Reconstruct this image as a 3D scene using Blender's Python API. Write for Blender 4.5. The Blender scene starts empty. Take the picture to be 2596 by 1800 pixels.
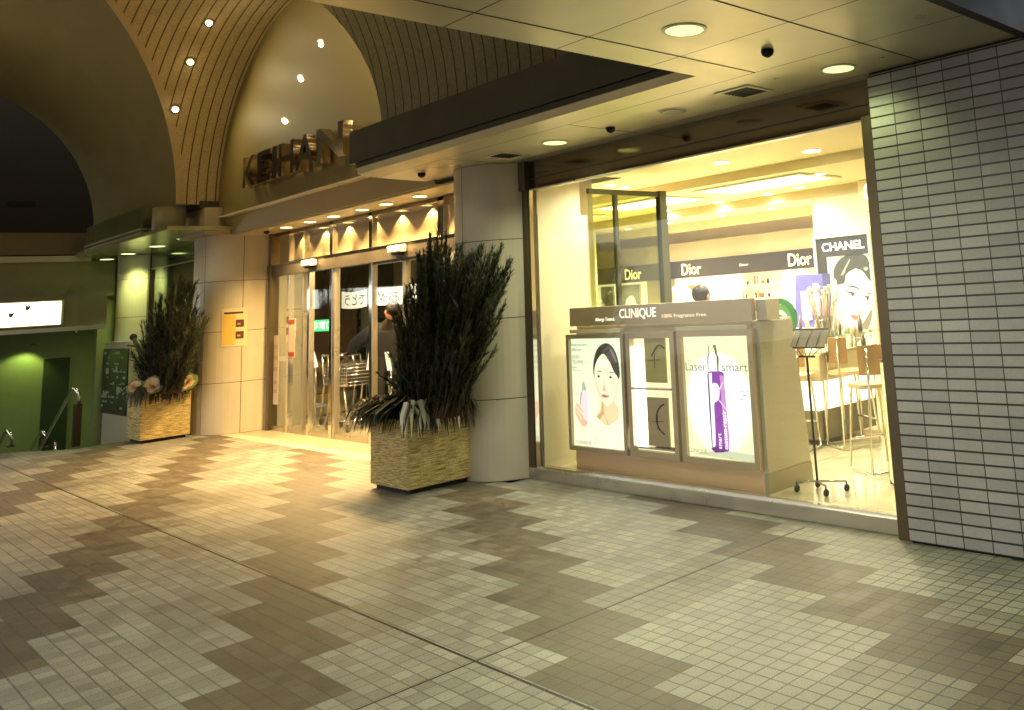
import bpy, bmesh, math, random
from mathutils import Vector, Matrix
R=math.radians
rnd=random.Random(7)
sc=bpy.context.scene
col=sc.collection
# ---------------------------------------------------------------- camera
cd=bpy.data.cameras.new('camera'); cam=bpy.data.objects.new('camera',cd); col.objects.link(cam)
rows=((0.74163918,0.66758621,-0.06557421),(-0.1564916,0.07713132,-0.98466296),(-0.65228958,0.74052645,0.16167524))
m=Matrix.Identity(4)
for i in range(3):
    m[i][0]=rows[0][i]; m[i][1]=-rows[1][i]; m[i][2]=-rows[2][i]
m[2][3]=1.5
cam.matrix_world=m
cd.sensor_width=36; cd.lens=36*2219.69/2596
cd.shift_x=(1298-1855.96)/2596; cd.shift_y=(368.07-900)/2596
cd.clip_start=.05; cd.clip_end=300
sc.camera=cam
# ---------------------------------------------------------------- world: night sky, far street light
w=bpy.data.worlds.new('World'); sc.world=w; w.use_nodes=True
nt=w.node_tree; bg=nt.nodes['Background']
sky=nt.nodes.new('ShaderNodeTexSky'); sky.sky_type='NISHITA'; sky.sun_disc=False
sky.sun_elevation=R(35); sky.sun_rotation=R(200)
hs=nt.nodes.new('ShaderNodeHueSaturation'); hs.inputs['Saturation'].default_value=.25; nt.links.new(sky.outputs[0],hs.inputs['Color']); nt.links.new(hs.outputs[0],bg.inputs[0]); bg.inputs[1].default_value=.052
sc.view_settings.view_transform='Standard'; sc.view_settings.look='None'
sc.view_settings.exposure=1.55; sc.view_settings.gamma=1
sc.cycles.max_bounces=8; sc.cycles.glossy_bounces=4; sc.cycles.transmission_bounces=6; sc.cycles.transparent_max_bounces=12
sc.cycles.sample_clamp_indirect=4; sc.cycles.caustics_reflective=False; sc.cycles.caustics_refractive=False
# ---------------------------------------------------------------- materials
MATS={}
def N(nt,t,**k):
    n=nt.nodes.new(t)
    for a,b in k.items(): setattr(n,a,b)
    return n
def mth(nt,op,a,b=None,c=None):
    n=nt.nodes.new('ShaderNodeMath'); n.operation=op
    for i,v in enumerate((a,b,c)):
        if v is None: continue
        if isinstance(v,(int,float)): n.inputs[i].default_value=v
        else: nt.links.new(v,n.inputs[i])
    return n.outputs[0]
def mixc(nt,f,a,b):
    n=nt.nodes.new('ShaderNodeMix'); n.data_type='RGBA'
    if isinstance(f,(int,float)): n.inputs[0].default_value=f
    else: nt.links.new(f,n.inputs[0])
    for i,v in ((6,a),(7,b)):
        if isinstance(v,tuple): n.inputs[i].default_value=v+(1,) if len(v)==3 else v
        else: nt.links.new(v,n.inputs[i])
    return n.outputs[2]
def mat(name,c,rough=.6,metal=0,noise=0,nscale=8,bump=0,bscale=40,emit=0,ec=None,spec=None,alpha=None):
    if name in MATS: return MATS[name]
    M=bpy.data.materials.new(name); M.use_nodes=True; MATS[name]=M
    t=M.node_tree; b=t.nodes['Principled BSDF']
    b.inputs['Base Color'].default_value=c+(1,); b.inputs['Roughness'].default_value=rough; b.inputs['Metallic'].default_value=metal
    if spec is not None: b.inputs['Specular IOR Level'].default_value=spec
    if noise:
        g=N(t,'ShaderNodeNewGeometry'); n=N(t,'ShaderNodeTexNoise'); n.inputs['Scale'].default_value=nscale; n.inputs['Detail'].default_value=5
        t.links.new(g.outputs['Position'],n.inputs['Vector'])
        f=mth(t,'MULTIPLY_ADD',n.outputs[0],2*noise,1-noise)
        v=N(t,'ShaderNodeVectorMath',operation='SCALE'); v.inputs[0].default_value=c; t.links.new(f,v.inputs['Scale'])
        t.links.new(v.outputs[0],b.inputs['Base Color'])
        r=mth(t,'MULTIPLY_ADD',n.outputs[0],.2,rough-.1); t.links.new(r,b.inputs['Roughness'])
    if bump:
        g=N(t,'ShaderNodeNewGeometry'); n=N(t,'ShaderNodeTexNoise'); n.inputs['Scale'].default_value=bscale; n.inputs['Detail'].default_value=4
        t.links.new(g.outputs['Position'],n.inputs['Vector'])
        bn=N(t,'ShaderNodeBump'); bn.inputs['Strength'].default_value=bump; bn.inputs['Distance'].default_value=.01
        t.links.new(n.outputs[0],bn.inputs['Height']); t.links.new(bn.outputs[0],b.inputs['Normal'])
    if emit:
        b.inputs['Emission Color'].default_value=(ec or c)+(1,); b.inputs['Emission Strength'].default_value=emit
    return M
def glass(name,tint=(1,1,1),refl=1.0,base=.04):
    if name in MATS: return MATS[name]
    M=bpy.data.materials.new(name); M.use_nodes=True; MATS[name]=M; t=M.node_tree; t.nodes.clear()
    o=N(t,'ShaderNodeOutputMaterial'); tr=N(t,'ShaderNodeBsdfTransparent'); tr.inputs[0].default_value=tint+(1,)
    gl=N(t,'ShaderNodeBsdfGlossy'); gl.inputs['Roughness'].default_value=.02; gl.inputs[0].default_value=(.9,.95,.9,1)
    g=N(t,'ShaderNodeNewGeometry'); dp=N(t,'ShaderNodeVectorMath',operation='DOT_PRODUCT'); t.links.new(g.outputs['Normal'],dp.inputs[0]); t.links.new(g.outputs['Incoming'],dp.inputs[1])
    fr=mth(t,'POWER',mth(t,'SUBTRACT',1.0,mth(t,'ABSOLUTE',dp.outputs['Value'])),5.0)
    f=mth(t,'MULTIPLY_ADD',fr,.9*refl,base)
    f=mth(t,'MINIMUM',mth(t,'MAXIMUM',f,0.0),1.0)
    mx=N(t,'ShaderNodeMixShader'); t.links.new(f,mx.inputs[0]); t.links.new(tr.outputs[0],mx.inputs[1]); t.links.new(gl.outputs[0],mx.inputs[2])
    t.links.new(mx.outputs[0],o.inputs[0]); return M
def floor_mat():
    M=bpy.data.materials.new('plaza_tiles'); M.use_nodes=True; t=M.node_tree; b=t.nodes['Principled BSDF']
    g=N(t,'ShaderNodeNewGeometry'); s=N(t,'ShaderNodeSeparateXYZ'); t.links.new(g.outputs['Position'],s.inputs[0])
    u=mth(t,'DIVIDE',mth(t,'ADD',s.outputs[0],1.747),.513); v=mth(t,'DIVIDE',mth(t,'SUBTRACT',s.outputs[1],2.467),.2325)
    i=mth(t,'FLOOR',u); j=mth(t,'FLOOR',v)
    ww=mth(t,'FLOORED_MODULO',mth(t,'ADD',i,j),6.0)
    dark=mth(t,'MULTIPLY',mth(t,'GREATER_THAN',ww,1.5),mth(t,'LESS_THAN',ww,3.5))
    cxy=N(t,'ShaderNodeCombineXYZ'); t.links.new(i,cxy.inputs[0]); t.links.new(mth(t,'FLOOR',mth(t,'MULTIPLY',j,.5)),cxy.inputs[1])
    wn=N(t,'ShaderNodeTexWhiteNoise'); t.links.new(cxy.outputs[0],wn.inputs[0])
    ti=mth(t,'FLOOR',mth(t,'MULTIPLY',u,6.0)); tj=mth(t,'FLOOR',mth(t,'MULTIPLY',v,3.0))
    c2=N(t,'ShaderNodeCombineXYZ'); t.links.new(ti,c2.inputs[0]); t.links.new(tj,c2.inputs[1])
    w2=N(t,'ShaderNodeTexWhiteNoise'); t.links.new(c2.outputs[0],w2.inputs[0])
    med=mth(t,'GREATER_THAN',wn.outputs[0],.76)
    L=(.30,.283,.232); D=(.132,.106,.070); Md=(.235,.216,.168)
    base=mixc(t,med,L,Md); base=mixc(t,dark,base,D)
    k=mth(t,'MULTIPLY_ADD',w2.outputs[0],.42,.76)
    n1=N(t,'ShaderNodeTexNoise'); n1.inputs['Scale'].default_value=170; n1.inputs['Detail'].default_value=3; t.links.new(g.outputs['Position'],n1.inputs['Vector'])
    n2=N(t,'ShaderNodeTexNoise'); n2.inputs['Scale'].default_value=1.3; n2.inputs['Detail'].default_value=5; t.links.new(g.outputs['Position'],n2.inputs['Vector'])
    k=mth(t,'MULTIPLY',k,mth(t,'MULTIPLY_ADD',n1.outputs[0],1.5,.25)); k=mth(t,'MULTIPLY',k,mth(t,'MULTIPLY_ADD',n2.outputs[0],1.1,.45))
    # grout
    fu=mth(t,'FRACT',mth(t,'MULTIPLY',u,6.0)); fv=mth(t,'FRACT',mth(t,'MULTIPLY',v,3.0))
    def edge(f,wd):
        return mth(t,'LESS_THAN',mth(t,'MINIMUM',f,mth(t,'SUBTRACT',1.0,f)),wd)
    # joints are darkest to the right and fade towards the left of the plaza
    joint_fade=mth(t,'SMOOTH_MIN',1.0,mth(t,'MULTIPLY_ADD',s.outputs[0],.25,1.55),.1); joint_fade=mth(t,'MAXIMUM',joint_fade,.30)
    gr=mth(t,'MAXIMUM',mth(t,'MULTIPLY',edge(fu,.042),joint_fade),mth(t,'MULTIPLY',edge(fv,.05),mth(t,'MAXIMUM',joint_fade,.62)))
    # expansion joints
    def line(sock,at,wd): return mth(t,'LESS_THAN',mth(t,'ABSOLUTE',mth(t,'SUBTRACT',sock,at)),wd)
    ej=line(s.outputs[1],2.216,.0075)
    e2=mth(t,'MULTIPLY',line(s.outputs[0],-3.612,.006),mth(t,'LESS_THAN',s.outputs[1],4.55))
    e3=mth(t,'MULTIPLY',line(s.outputs[0],-6.46,.005),mth(t,'LESS_THAN',s.outputs[1],3.0))
    ej=mth(t,'MAXIMUM',mth(t,'MAXIMUM',ej,e2),mth(t,'MULTIPLY',e3,.5))
    vs=N(t,'ShaderNodeVectorMath',operation='SCALE'); t.links.new(base,vs.inputs[0]); t.links.new(k,vs.inputs['Scale'])
    c=mixc(t,mth(t,'MULTIPLY',gr,.85),vs.outputs[0],(.05,.045,.028)); c=mixc(t,ej,c,(.012,.010,.006))
    t.links.new(c,b.inputs['Base Color'])
    h=mth(t,'SUBTRACT',mth(t,'MULTIPLY',n1.outputs[0],.35),mth(t,'ADD',gr,mth(t,'MULTIPLY',ej,2.0)))
    h=mth(t,'ADD',h,mth(t,'MULTIPLY',w2.outputs[0],.25))
    bn=N(t,'ShaderNodeBump'); bn.inputs['Strength'].default_value=.5; bn.inputs['Distance'].default_value=.003
    t.links.new(h,bn.inputs['Height']); t.links.new(bn.outputs[0],b.inputs['Normal'])
    t.links.new(mth(t,'MULTIPLY_ADD',w2.outputs[0],.18,.42),b.inputs['Roughness'])
    return M
def grid_mat(name,c,gc,axu,pu,ou,axv,pv,ov,wu,wv,rough=.5,var=.15,noise=.25,nscale=90,bump=.6,metal=0):
    """tiles or panels on a world grid; width w of joints in metres"""
    M=bpy.data.materials.new(name); M.use_nodes=True; MATS[name]=M; t=M.node_tree; b=t.nodes['Principled BSDF']
    g=N(t,'ShaderNodeNewGeometry'); s=N(t,'ShaderNodeSeparateXYZ'); t.links.new(g.outputs['Position'],s.inputs[0])
    idx=[];ed=[]
    for ax,p,o,wd in ((axu,pu,ou,wu),(axv,pv,ov,wv)):
        q=mth(t,'DIVIDE',mth(t,'SUBTRACT',s.outputs[ax],o),p); idx.append(mth(t,'FLOOR',q)); f=mth(t,'FRACT',q)
        ed.append(mth(t,'LESS_THAN',mth(t,'MINIMUM',f,mth(t,'SUBTRACT',1.0,f)),wd/p/2))
    e=mth(t,'MAXIMUM',ed[0],ed[1])
    cx=N(t,'ShaderNodeCombineXYZ'); t.links.new(idx[0],cx.inputs[0]); t.links.new(idx[1],cx.inputs[1])
    wn=N(t,'ShaderNodeTexWhiteNoise'); t.links.new(cx.outputs[0],wn.inputs[0])
    n1=N(t,'ShaderNodeTexNoise'); n1.inputs['Scale'].default_value=nscale; n1.inputs['Detail'].default_value=4; t.links.new(g.outputs['Position'],n1.inputs['Vector'])
    k=mth(t,'MULTIPLY',mth(t,'MULTIPLY_ADD',wn.outputs[0],2*var,1-var),mth(t,'MULTIPLY_ADD',n1.outputs[0],2*noise,1-noise))
    vs=N(t,'ShaderNodeVectorMath',operation='SCALE'); vs.inputs[0].default_value=c; t.links.new(k,vs.inputs['Scale'])
    t.links.new(mixc(t,e,vs.outputs[0],gc),b.inputs['Base Color'])
    n9=N(t,'ShaderNodeTexNoise'); n9.inputs['Scale'].default_value=2.3; n9.inputs['Detail'].default_value=6; t.links.new(g.outputs['Position'],n9.inputs['Vector'])
    k=mth(t,'MULTIPLY',k,mth(t,'MULTIPLY_ADD',n9.outputs[0],.5,.75)); t.links.new(k,vs.inputs['Scale'])
    t.links.new(mth(t,'MULTIPLY_ADD',n9.outputs[0],.35,rough-.17),b.inputs['Roughness'])
    bn=N(t,'ShaderNodeBump'); bn.inputs['Strength'].default_value=bump; bn.inputs['Distance'].default_value=.004
    t.links.new(mth(t,'SUBTRACT',mth(t,'MULTIPLY',n1.outputs[0],.15),e),bn.inputs['Height']); t.links.new(bn.outputs[0],b.inputs['Normal'])
    b.inputs['Metallic'].default_value=metal
    return M
def groove_mat(name,c,ax,period,off):
    return grid_mat(name,c,(c[0]*.22,c[1]*.2,c[2]*.16),ax,period,off,2,50,-20,.016,.001,rough=.8,var=.0,noise=.45,nscale=38,bump=1.0)
M_floor=floor_mat()
M_wtile=grid_mat('grey_wall_tiles',(.345,.32,.31),(.022,.018,.014),0,.172,-2.873,2,.065,.012,.006,.0105,rough=.36,var=.13,noise=.12,nscale=60)
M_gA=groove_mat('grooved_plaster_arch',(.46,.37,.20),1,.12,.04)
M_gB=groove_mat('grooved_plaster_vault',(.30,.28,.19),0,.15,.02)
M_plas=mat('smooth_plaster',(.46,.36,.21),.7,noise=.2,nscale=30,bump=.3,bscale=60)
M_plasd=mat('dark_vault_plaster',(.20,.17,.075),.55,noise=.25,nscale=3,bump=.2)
M_lun=mat('glossy_gold_panel',(.20,.150,.038),.55,noise=.10,nscale=60)
M_lun.node_tree.nodes['Principled BSDF'].inputs['Coat Weight'].default_value=.55; M_lun.node_tree.nodes['Principled BSDF'].inputs['Coat Roughness'].default_value=.02
M_black=mat('black_void',(.006,.005,.004),.8)
M_col=mat('cream_stone_panel',(.56,.50,.37),.38,noise=.10,nscale=3.5,bump=.05,bscale=90)
M_colseam=mat('panel_joint',(.06,.055,.04),.8)
M_ceil=grid_mat('metal_ceiling_panels',(.60,.55,.40),(.03,.025,.015),0,30.0,-20.0,1,.633,3.31-.633*4,.0,.009,rough=.34,var=.02,noise=.16,nscale=2.2,bump=.5,metal=.4)
M_fas=mat('brown_fascia',(.017,.012,.005),.5,metal=.0,noise=.15,nscale=5)
M_mir=mat('dark_mirror_fascia',(.20,.16,.09),.10,metal=.9,noise=.15,nscale=2.5)
M_bronze=mat('bronze_frame',(.12,.09,.05),.35,metal=.7,noise=.1)
M_chrome=mat('chrome',(.8,.78,.7),.12,metal=1)
M_brush=mat('brushed_steel',(.50,.46,.36),.3,metal=.8,noise=.08,nscale=6)
M_glass=glass('window_glass')
M_sensor=mat('white_plastic',(.75,.74,.68),.4)
M_trim=mat('light_trim',(.6,.57,.45),.4)
# ---------------------------------------------------------------- mesh helpers
class MB:
    def __init__(s): s.bm=bmesh.new(); s.mats=[]; s.cur=0
    def m(s,M):
        if M not in s.mats: s.mats.append(M)
        s.cur=s.mats.index(M); return s
    def f(s,pts,smooth=False):
        vs=[s.bm.verts.new(p) for p in pts]
        try: fa=s.bm.faces.new(vs)
        except ValueError: return
        fa.material_index=s.cur; fa.smooth=smooth; return fa
    def box(s,x0,x1,y0,y1,z0,z1,bev=0):
        if x0>x1: x0,x1=x1,x0
        if y0>y1: y0,y1=y1,y0
        if z0>z1: z0,z1=z1,z0
        r=bmesh.ops.create_cube(s.bm,size=1)
        vs=r['verts']
        for v in vs: v.co=Vector(((x0+x1)/2+v.co.x*(x1-x0),(y0+y1)/2+v.co.y*(y1-y0),(z0+z1)/2+v.co.z*(z1-z0)))
        fs=set(f for v in vs for f in v.link_faces)
        for f in fs: f.material_index=s.cur
        if bev:
            es=list(set(e for v in vs for e in v.link_edges))
            rr=bmesh.ops.bevel(s.bm,geom=es,offset=bev,segments=2,affect='EDGES',profile=.5)
            for f in rr['faces']: f.material_index=s.cur
        return s
    def prism(s,poly,a0,a1,axis='y'):
        """poly of 2D points; axis y: (x,z); axis x: (y,z); axis z: (x,y)"""
        def P(p,a): return (p[0],a,p[1]) if axis=='y' else ((a,p[0],p[1]) if axis=='x' else (p[0],p[1],a))
        n=len(poly)
        s.f([P(p,a0) for p in poly]); s.f([P(p,a1) for p in reversed(poly)])
        for i in range(n):
            p,q=poly[i],poly[(i+1)%n]; s.f([P(p,a0),P(p,a1),P(q,a1),P(q,a0)])
        return s
    def tube(s,pts,r,seg=8,r1=None):
        pts=[Vector(p) for p in pts]; rings=[]
        for i,p in enumerate(pts):
            d=(pts[min(i+1,len(pts)-1)]-pts[max(i-1,0)]).normalized()
            a=d.orthogonal().normalized() if i==0 else (rings[-1][2]-d*rings[-1][2].dot(d)).normalized()
            b=d.cross(a); rr=r if r1 is None else r+(r1-r)*i/(len(pts)-1)
            rings.append(([s.bm.verts.new(p+a*math.cos(2*math.pi*k/seg)*rr+b*math.sin(2*math.pi*k/seg)*rr) for k in range(seg)],p,a))
        for i in range(len(rings)-1):
            for k in range(seg):
                f=s.bm.faces.new((rings[i][0][k],rings[i][0][(k+1)%seg],rings[i+1][0][(k+1)%seg],rings[i+1][0][k])); f.material_index=s.cur; f.smooth=True
        for q in (list(reversed(rings[0][0])),rings[-1][0]):
            f=s.bm.faces.new(q); f.material_index=s.cur
        return s
    def lathe(s,cx,cy,prof,seg=24):
        rings=[[s.bm.verts.new((cx+r*math.cos(2*math.pi*k/seg),cy+r*math.sin(2*math.pi*k/seg),z)) for k in range(seg)] for r,z in prof]
        for i in range(len(rings)-1):
            for k in range(seg):
                f=s.bm.faces.new((rings[i][k],rings[i][(k+1)%seg],rings[i+1][(k+1)%seg],rings[i+1][k])); f.material_index=s.cur; f.smooth=True
        for q in (list(reversed(rings[0])),rings[-1]):
            f=s.bm.faces.new(q); f.material_index=s.cur
        return s
    def ball(s,c,r,sc3=(1,1,1),seg=14):
        rr=bmesh.ops.create_uvsphere(s.bm,u_segments=seg,v_segments=max(6,seg//2+2),radius=r)
        for v in rr['verts']: v.co=Vector((c[0]+v.co.x*sc3[0],c[1]+v.co.y*sc3[1],c[2]+v.co.z*sc3[2]))
        for f in set(f for v in rr['verts'] for f in v.link_faces): f.material_index=s.cur; f.smooth=True
        return s
    def mesh(s,me,mx):
        n0=len(s.bm.verts); s.bm.verts.ensure_lookup_table()
        tmp=me.copy(); tmp.transform(mx); old=set(s.bm.faces); s.bm.from_mesh(tmp)
        for f in s.bm.faces:
            if f not in old: f.material_index=s.cur
        bpy.data.meshes.remove(tmp); return s
    def build(s,name,M=None,parent=None,world=(0,0,0)):
        me=bpy.data.meshes.new(name)
        off=Vector(ORG.get(parent,(0,0,0))) if parent is not None else Vector(world)
        if off.length>0: bmesh.ops.translate(s.bm,verts=s.bm.verts,vec=-off)
        s.bm.to_mesh(me); s.bm.free()
        if M is not None and not s.mats: me.materials.append(M)
        for q in s.mats: me.materials.append(q)
        o=bpy.data.objects.new(name,me); col.objects.link(o)
        if parent is not None:
            o.parent=parent; ORG[o]=ORG.get(parent,(0,0,0))
        else:
            o.location=off; ORG[o]=tuple(off)
        return o
ORG={}
def tag(o,label,cat,group=None):
    o['label']=label; o['category']=cat
    if group: o['group']=group
    return o
def thing(name,label,cat,loc,group=None):
    o=bpy.data.objects.new(name,None); col.objects.link(o); o.empty_display_size=.1; o.location=loc; ORG[o]=tuple(loc)
    return tag(o,label,cat,group)
def struct(o): o['kind']='structure'; return o
def dup(o,loc,label=None):
    r=o.copy(); col.objects.link(r); r.location=loc
    if label: r['label']=label
    for c in o.children:
        d=c.copy(); col.objects.link(d); d.parent=r
        for g in c.children:
            e=g.copy(); col.objects.link(e); e.parent=d
    return r
def text_me(s,ext=0,bold=0,spacing=1):
    cu=bpy.data.curves.new('lettering','FONT'); cu.body=s; cu.extrude=ext; cu.offset=bold; cu.space_character=spacing; cu.resolution_u=3
    o=bpy.data.objects.new('lettering',cu); col.objects.link(o)
    me=bpy.data.meshes.new_from_object(o.evaluated_get(bpy.context.evaluated_depsgraph_get()))
    bpy.data.objects.remove(o); bpy.data.curves.remove(cu); return me
def put_text(mb,s,M,x0,x1,y,z0,z1,ext=0,bold=0,spacing=1,mirror=False,rot=0,axis='y'):
    """lettering filling the box x0..x1, z0..z1 on plane y facing -Y (axis x: on plane x=y facing +X, run along +Y)"""
    me=text_me(s,ext,bold,spacing)
    if rot: me.transform(Matrix.Rotation(rot,4,'Z'))
    xs=[v.co.x for v in me.vertices]; ys=[v.co.y for v in me.vertices]
    if not xs: return
    ax,bx,ay,by=min(xs),max(xs),min(ys),max(ys); sx=(x1-x0)/(bx-ax); sy=(z1-z0)/(by-ay)
    for v in me.vertices:
        lx=x0+(v.co.x-ax)*sx
        if mirror: lx=x0+x1-lx
        lz=z0+(v.co.y-ay)*sy
        v.co=Vector((lx,y-v.co.z,lz)) if axis=='y' else Vector((y+v.co.z,lx,lz))
    mb.m(M); mb.mesh(me,Matrix.Identity(4)); bpy.data.meshes.remove(me)
def spl(pts,n=5):
    """closed Catmull-Rom"""
    out=[]; L=len(pts)
    for i in range(L):
        p0,p1,p2,p3=(pts[(i+k-1)%L] for k in range(4))
        for j in range(n):
            t=j/n
            out.append(tuple(.5*((2*p1[d])+(-p0[d]+p2[d])*t+(2*p0[d]-5*p1[d]+4*p2[d]-p3[d])*t*t+(-p0[d]+3*p1[d]-3*p2[d]+p3[d])*t**3) for d in (0,1)))
    return out
def ell(cx,cy,a,b,n=14,rot=0):
    return [(cx+a*math.cos(k*2*math.pi/n)*math.cos(rot)-b*math.sin(k*2*math.pi/n)*math.sin(rot),cy+a*math.cos(k*2*math.pi/n)*math.sin(rot)+b*math.sin(k*2*math.pi/n)*math.cos(rot)) for k in range(n)]
def spot(name,loc,W,c,size=150,blend=.6,r=.06,parent=None,to=(0,0,-1)):
    l=bpy.data.lights.new(name,'SPOT'); l.energy=W; l.color=c; l.spot_size=R(size); l.spot_blend=blend; l.shadow_soft_size=r
    o=bpy.data.objects.new(name,l); col.objects.link(o)
    if parent is not None:
        o.parent=parent; o.location=Vector(loc)-Vector(ORG[parent])
    else: o.location=loc
    o.rotation_euler=Vector(to).to_track_quat('-Z','Y').to_euler(); return o
WARM=(1,.64,.24); GRN=(.95,1,.66); SHOP=(1,.90,.62); GREEN=(.72,1,.26)
# ================================================================= GROUND
fb=MB(); fb.m(M_floor)
fb.f([(-15.9,1.6,0),(-15.9,-14,0),(14,-14,0),(14,4.69,0),(-6.7,4.69,0),(-6.9,4.47,0),(-13.4,4.47,0),(-14.55,4.47,0),(-14.6,3.45,0),(-14.45,3.05,0),(-15.35,2.42,0)])
struct(fb.build('plaza_floor'))
eb=MB(); eb.m(mat('entrance_stone',(.42,.36,.24),.32,noise=.1,nscale=5))
eb.f([(-14.6,4.62,0),(-6.7,4.62,0),(-6.7,6.1,0),(-10.6,6.1,0),(-12.2,6.95,0),(-12.2,9.9,0),(-18,9.9,0),(-18,6.9,0),(-15.5,6.9,0)])
eb.m(mat('pale_threshold_strip',(.62,.55,.36),.4)); eb.f([(-14.55,4.47,0),(-6.7,4.47,0),(-6.7,4.62,0),(-14.6,4.62,0)])
struct(eb.build('entrance_floor'))
lb=MB(); lb.m(mat('stairwell_concrete',(.12,.14,.06),.8,noise=.2)); lb.f([(-24,-6,-2.4),(-14,-6,-2.4),(-14,5.5,-2.4),(-24,5.5,-2.4)])
lb.f([(-14.6,3.45,-.002),(-14.55,4.6,-.002),(-14.55,4.6,-2.4),(-14.6,3.45,-2.4)])
for k in range(10):
    x=-15.2-.28*k; lb.box(x-.28,x,-1.6,4.2,-2.4,-.02-.17*(k+1))
struct(lb.build('stairwell_floor'))
sf=MB(); sf.m(grid_mat('shop_floor_marble',(.66,.60,.42),(.25,.2,.11),0,.9,-3.7,1,.9,4.9,.006,.006,rough=.12,var=.03,noise=.12,nscale=4,bump=.05))
sf.f([(-7.0,4.75,.05),(-2.0,4.75,.05),(-2.0,13,.05),(-14,13,.05),(-12.2,6.95,.05),(-10.6,6.12,.05),(-7.0,6.12,.05)]); struct(sf.build('shop_floor'))
# ================================================================= TILE WALL
tw=MB(); tw.m(M_wtile); tw.box(-2.873,9,4.57,4.95,0.012,2.752)
tw.m(M_black); tw.box(-2.862,9,4.585,4.95,0.0,2.767)
o=tw.build('tile_wall'); tag(o,'wall clad in rows of small grey rectangular tiles right of the shop window','wall')
# ================================================================= PLAZA CEILING (metal panels)
cb=MB(); cb.m(M_ceil); zc=2.767
poly=[(-3.51,-12),(-1.86,-12),(-1.86,4.72),(-8.12,4.72),(-8.10,4.5),(-8.01,3.92),(-7.88,3.70),(-3.51,3.70)]
cb.prism(poly,zc,zc+.06,'z')
cb.m(M_colseam)
for x in (-3.25,-2.49): cb.box(x-.004,x+.004,-12,4.62 if x>-3 else 3.94,zc-.0022,zc+.001)
for x in (-5.06,-6.78): cb.box(x-.002,x+.002,3.95,4.62,zc-.0022,zc+.001)
o=cb.build('plaza_ceiling'); struct(o)
c2=MB(); c2.m(M_fas); c2.box(-1.86,-1.80,-12,4.56,zc-.02,zc+.35); c2.m(mat('upper_tile_soffit',(.4,.38,.36),.5,noise=.2,nscale=40)); c2.f([(-1.8,-12,3.05),(9,-12,3.05),(9,4.58,3.05),(-1.8,4.58,3.05)])
o=c2.build('raised_ceiling_edge'); struct(o)
# far (left bay) ceiling
c3=MB(); c3.m(mat('green_metal_ceiling',(.42,.44,.27),.22,metal=.5,noise=.1,nscale=4))
arc=[(-17.9+.55*math.cos(a)*-1,4.25+ -.57*math.sin(a)) for a in [R(k) for k in (90,70,50,30,10)]]
c3.prism([(-13.3,3.68),(-13.3,4.72),(-19.6,4.72),(-19.6,4.3)]+[(-18.75,4.1),(-18.6,3.85),(-18.3,3.72),(-17.9,3.68)],zc,zc+.05,'z')
struct(c3.build('stair_bay_ceiling'))
# ================================================================= VAULT
AX,AA,AB_,AZ=-10.7,2.95,2.4,3.15
BYc,BR=1.65,2.22
def prof(z):
    q=min(1,(z-AZ)/AB_); return math.sqrt(max(0,1-q*q))
zs=[AZ+AB_*math.sin(R(a)) for a in range(0,91,5)]
vb=MB()
def strip(fn0,fn1,nz=len(zs)):
    for i in range(len(zs)-1):
        a0,a1=fn0(zs[i]),fn1(zs[i]); b0,b1=fn0(zs[i+1]),fn1(zs[i+1])
        vb.f([a0,a1,b1,b0],True)
YW=4.4
bd=.10
xa=lambda z:AX-AA*prof(z); xr=lambda z:AX+AA*prof(z); yb=lambda z:BYc+BR*prof(z)
vb.m(M_gA)
strip(lambda z:(xa(z),YW-.0,z),lambda z:(xa(z),yb(z)+bd,z))
strip(lambda z:(xr(z),YW-.0,z),lambda z:(xr(z),yb(z)+bd,z))
vb.m(M_plas)
strip(lambda z:(xa(z),yb(z)+bd,z),lambda z:(xa(z),yb(z),z))
strip(lambda z:(xr(z),yb(z)+bd,z),lambda z:(xr(z),yb(z),z))
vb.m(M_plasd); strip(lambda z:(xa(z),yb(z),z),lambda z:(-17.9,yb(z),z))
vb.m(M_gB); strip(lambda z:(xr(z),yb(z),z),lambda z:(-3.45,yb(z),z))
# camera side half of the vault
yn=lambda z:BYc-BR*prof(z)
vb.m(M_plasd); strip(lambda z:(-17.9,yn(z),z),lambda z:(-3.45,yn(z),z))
vb.m(M_fas); vb.box(-3.51,-3.45,-1.2,3.9,zc+.06,6)
vb.box(-17.9,-3.5,-.62,-.56,2.7,3.2)
o=vb.build('vaulted_ceiling'); struct(o)
# dark end of the vault
ev=MB(); ev.m(mat('end_wall_plaster',(.028,.018,.005),.7,noise=.2)); ev.box(-19.6,-19.4,-3,4.6,2.7,7)
ev.m(M_black); ev.box(-19.4,-19.385,2.93,3.32,3.74,3.83); 
o=ev.build('vault_end_wall'); tag(o,'dim brown end wall of the vault with a dark slot vent, far left','wall')
ub=MB(); ub.m(M_plasd); ub.box(-19.3,-6.7,4.90,4.98,2.722,6.6); tag(ub.build('sky_backing'),'dark backing behind the gold arched wall and canopy, added to close gaps to the sky','wall')  # added backing that blocks sky leaking through between canopy, capital and soffit
# ================================================================= LUNETTE WALL + LEDGE
t=thing('entrance_gable','gold arched wall above the glass entrance carrying the metal letters','wall',(-10.8,4.4,2.95))
lm=MB(); n=26
pts=[(xa(z),z) for z in zs]+[(xr(z),z) for z in reversed(zs)][1:]
pts=[(-13.66,2.97)]+pts+[(-7.8,2.97)]
lm.prism([(p[0],p[1]) for p in pts],YW,YW+.1,'y'); lm.build('wall_panel',M_lun,t)
MB().box(-13.75,-7.9,YW-.05,YW+.15,2.945,2.969,.004).build('ledge',mat('pale_ledge',(.6,.52,.36),.35),t)
lf=MB(); lf.prism([(4.42,2.945),(4.52,2.945),(4.56,2.722),(4.52,2.722)],-13.6,-7.95,'x'); lf.build('fascia',mat('olive_fascia',(.26,.21,.10),.55,noise=.1),t)
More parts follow.
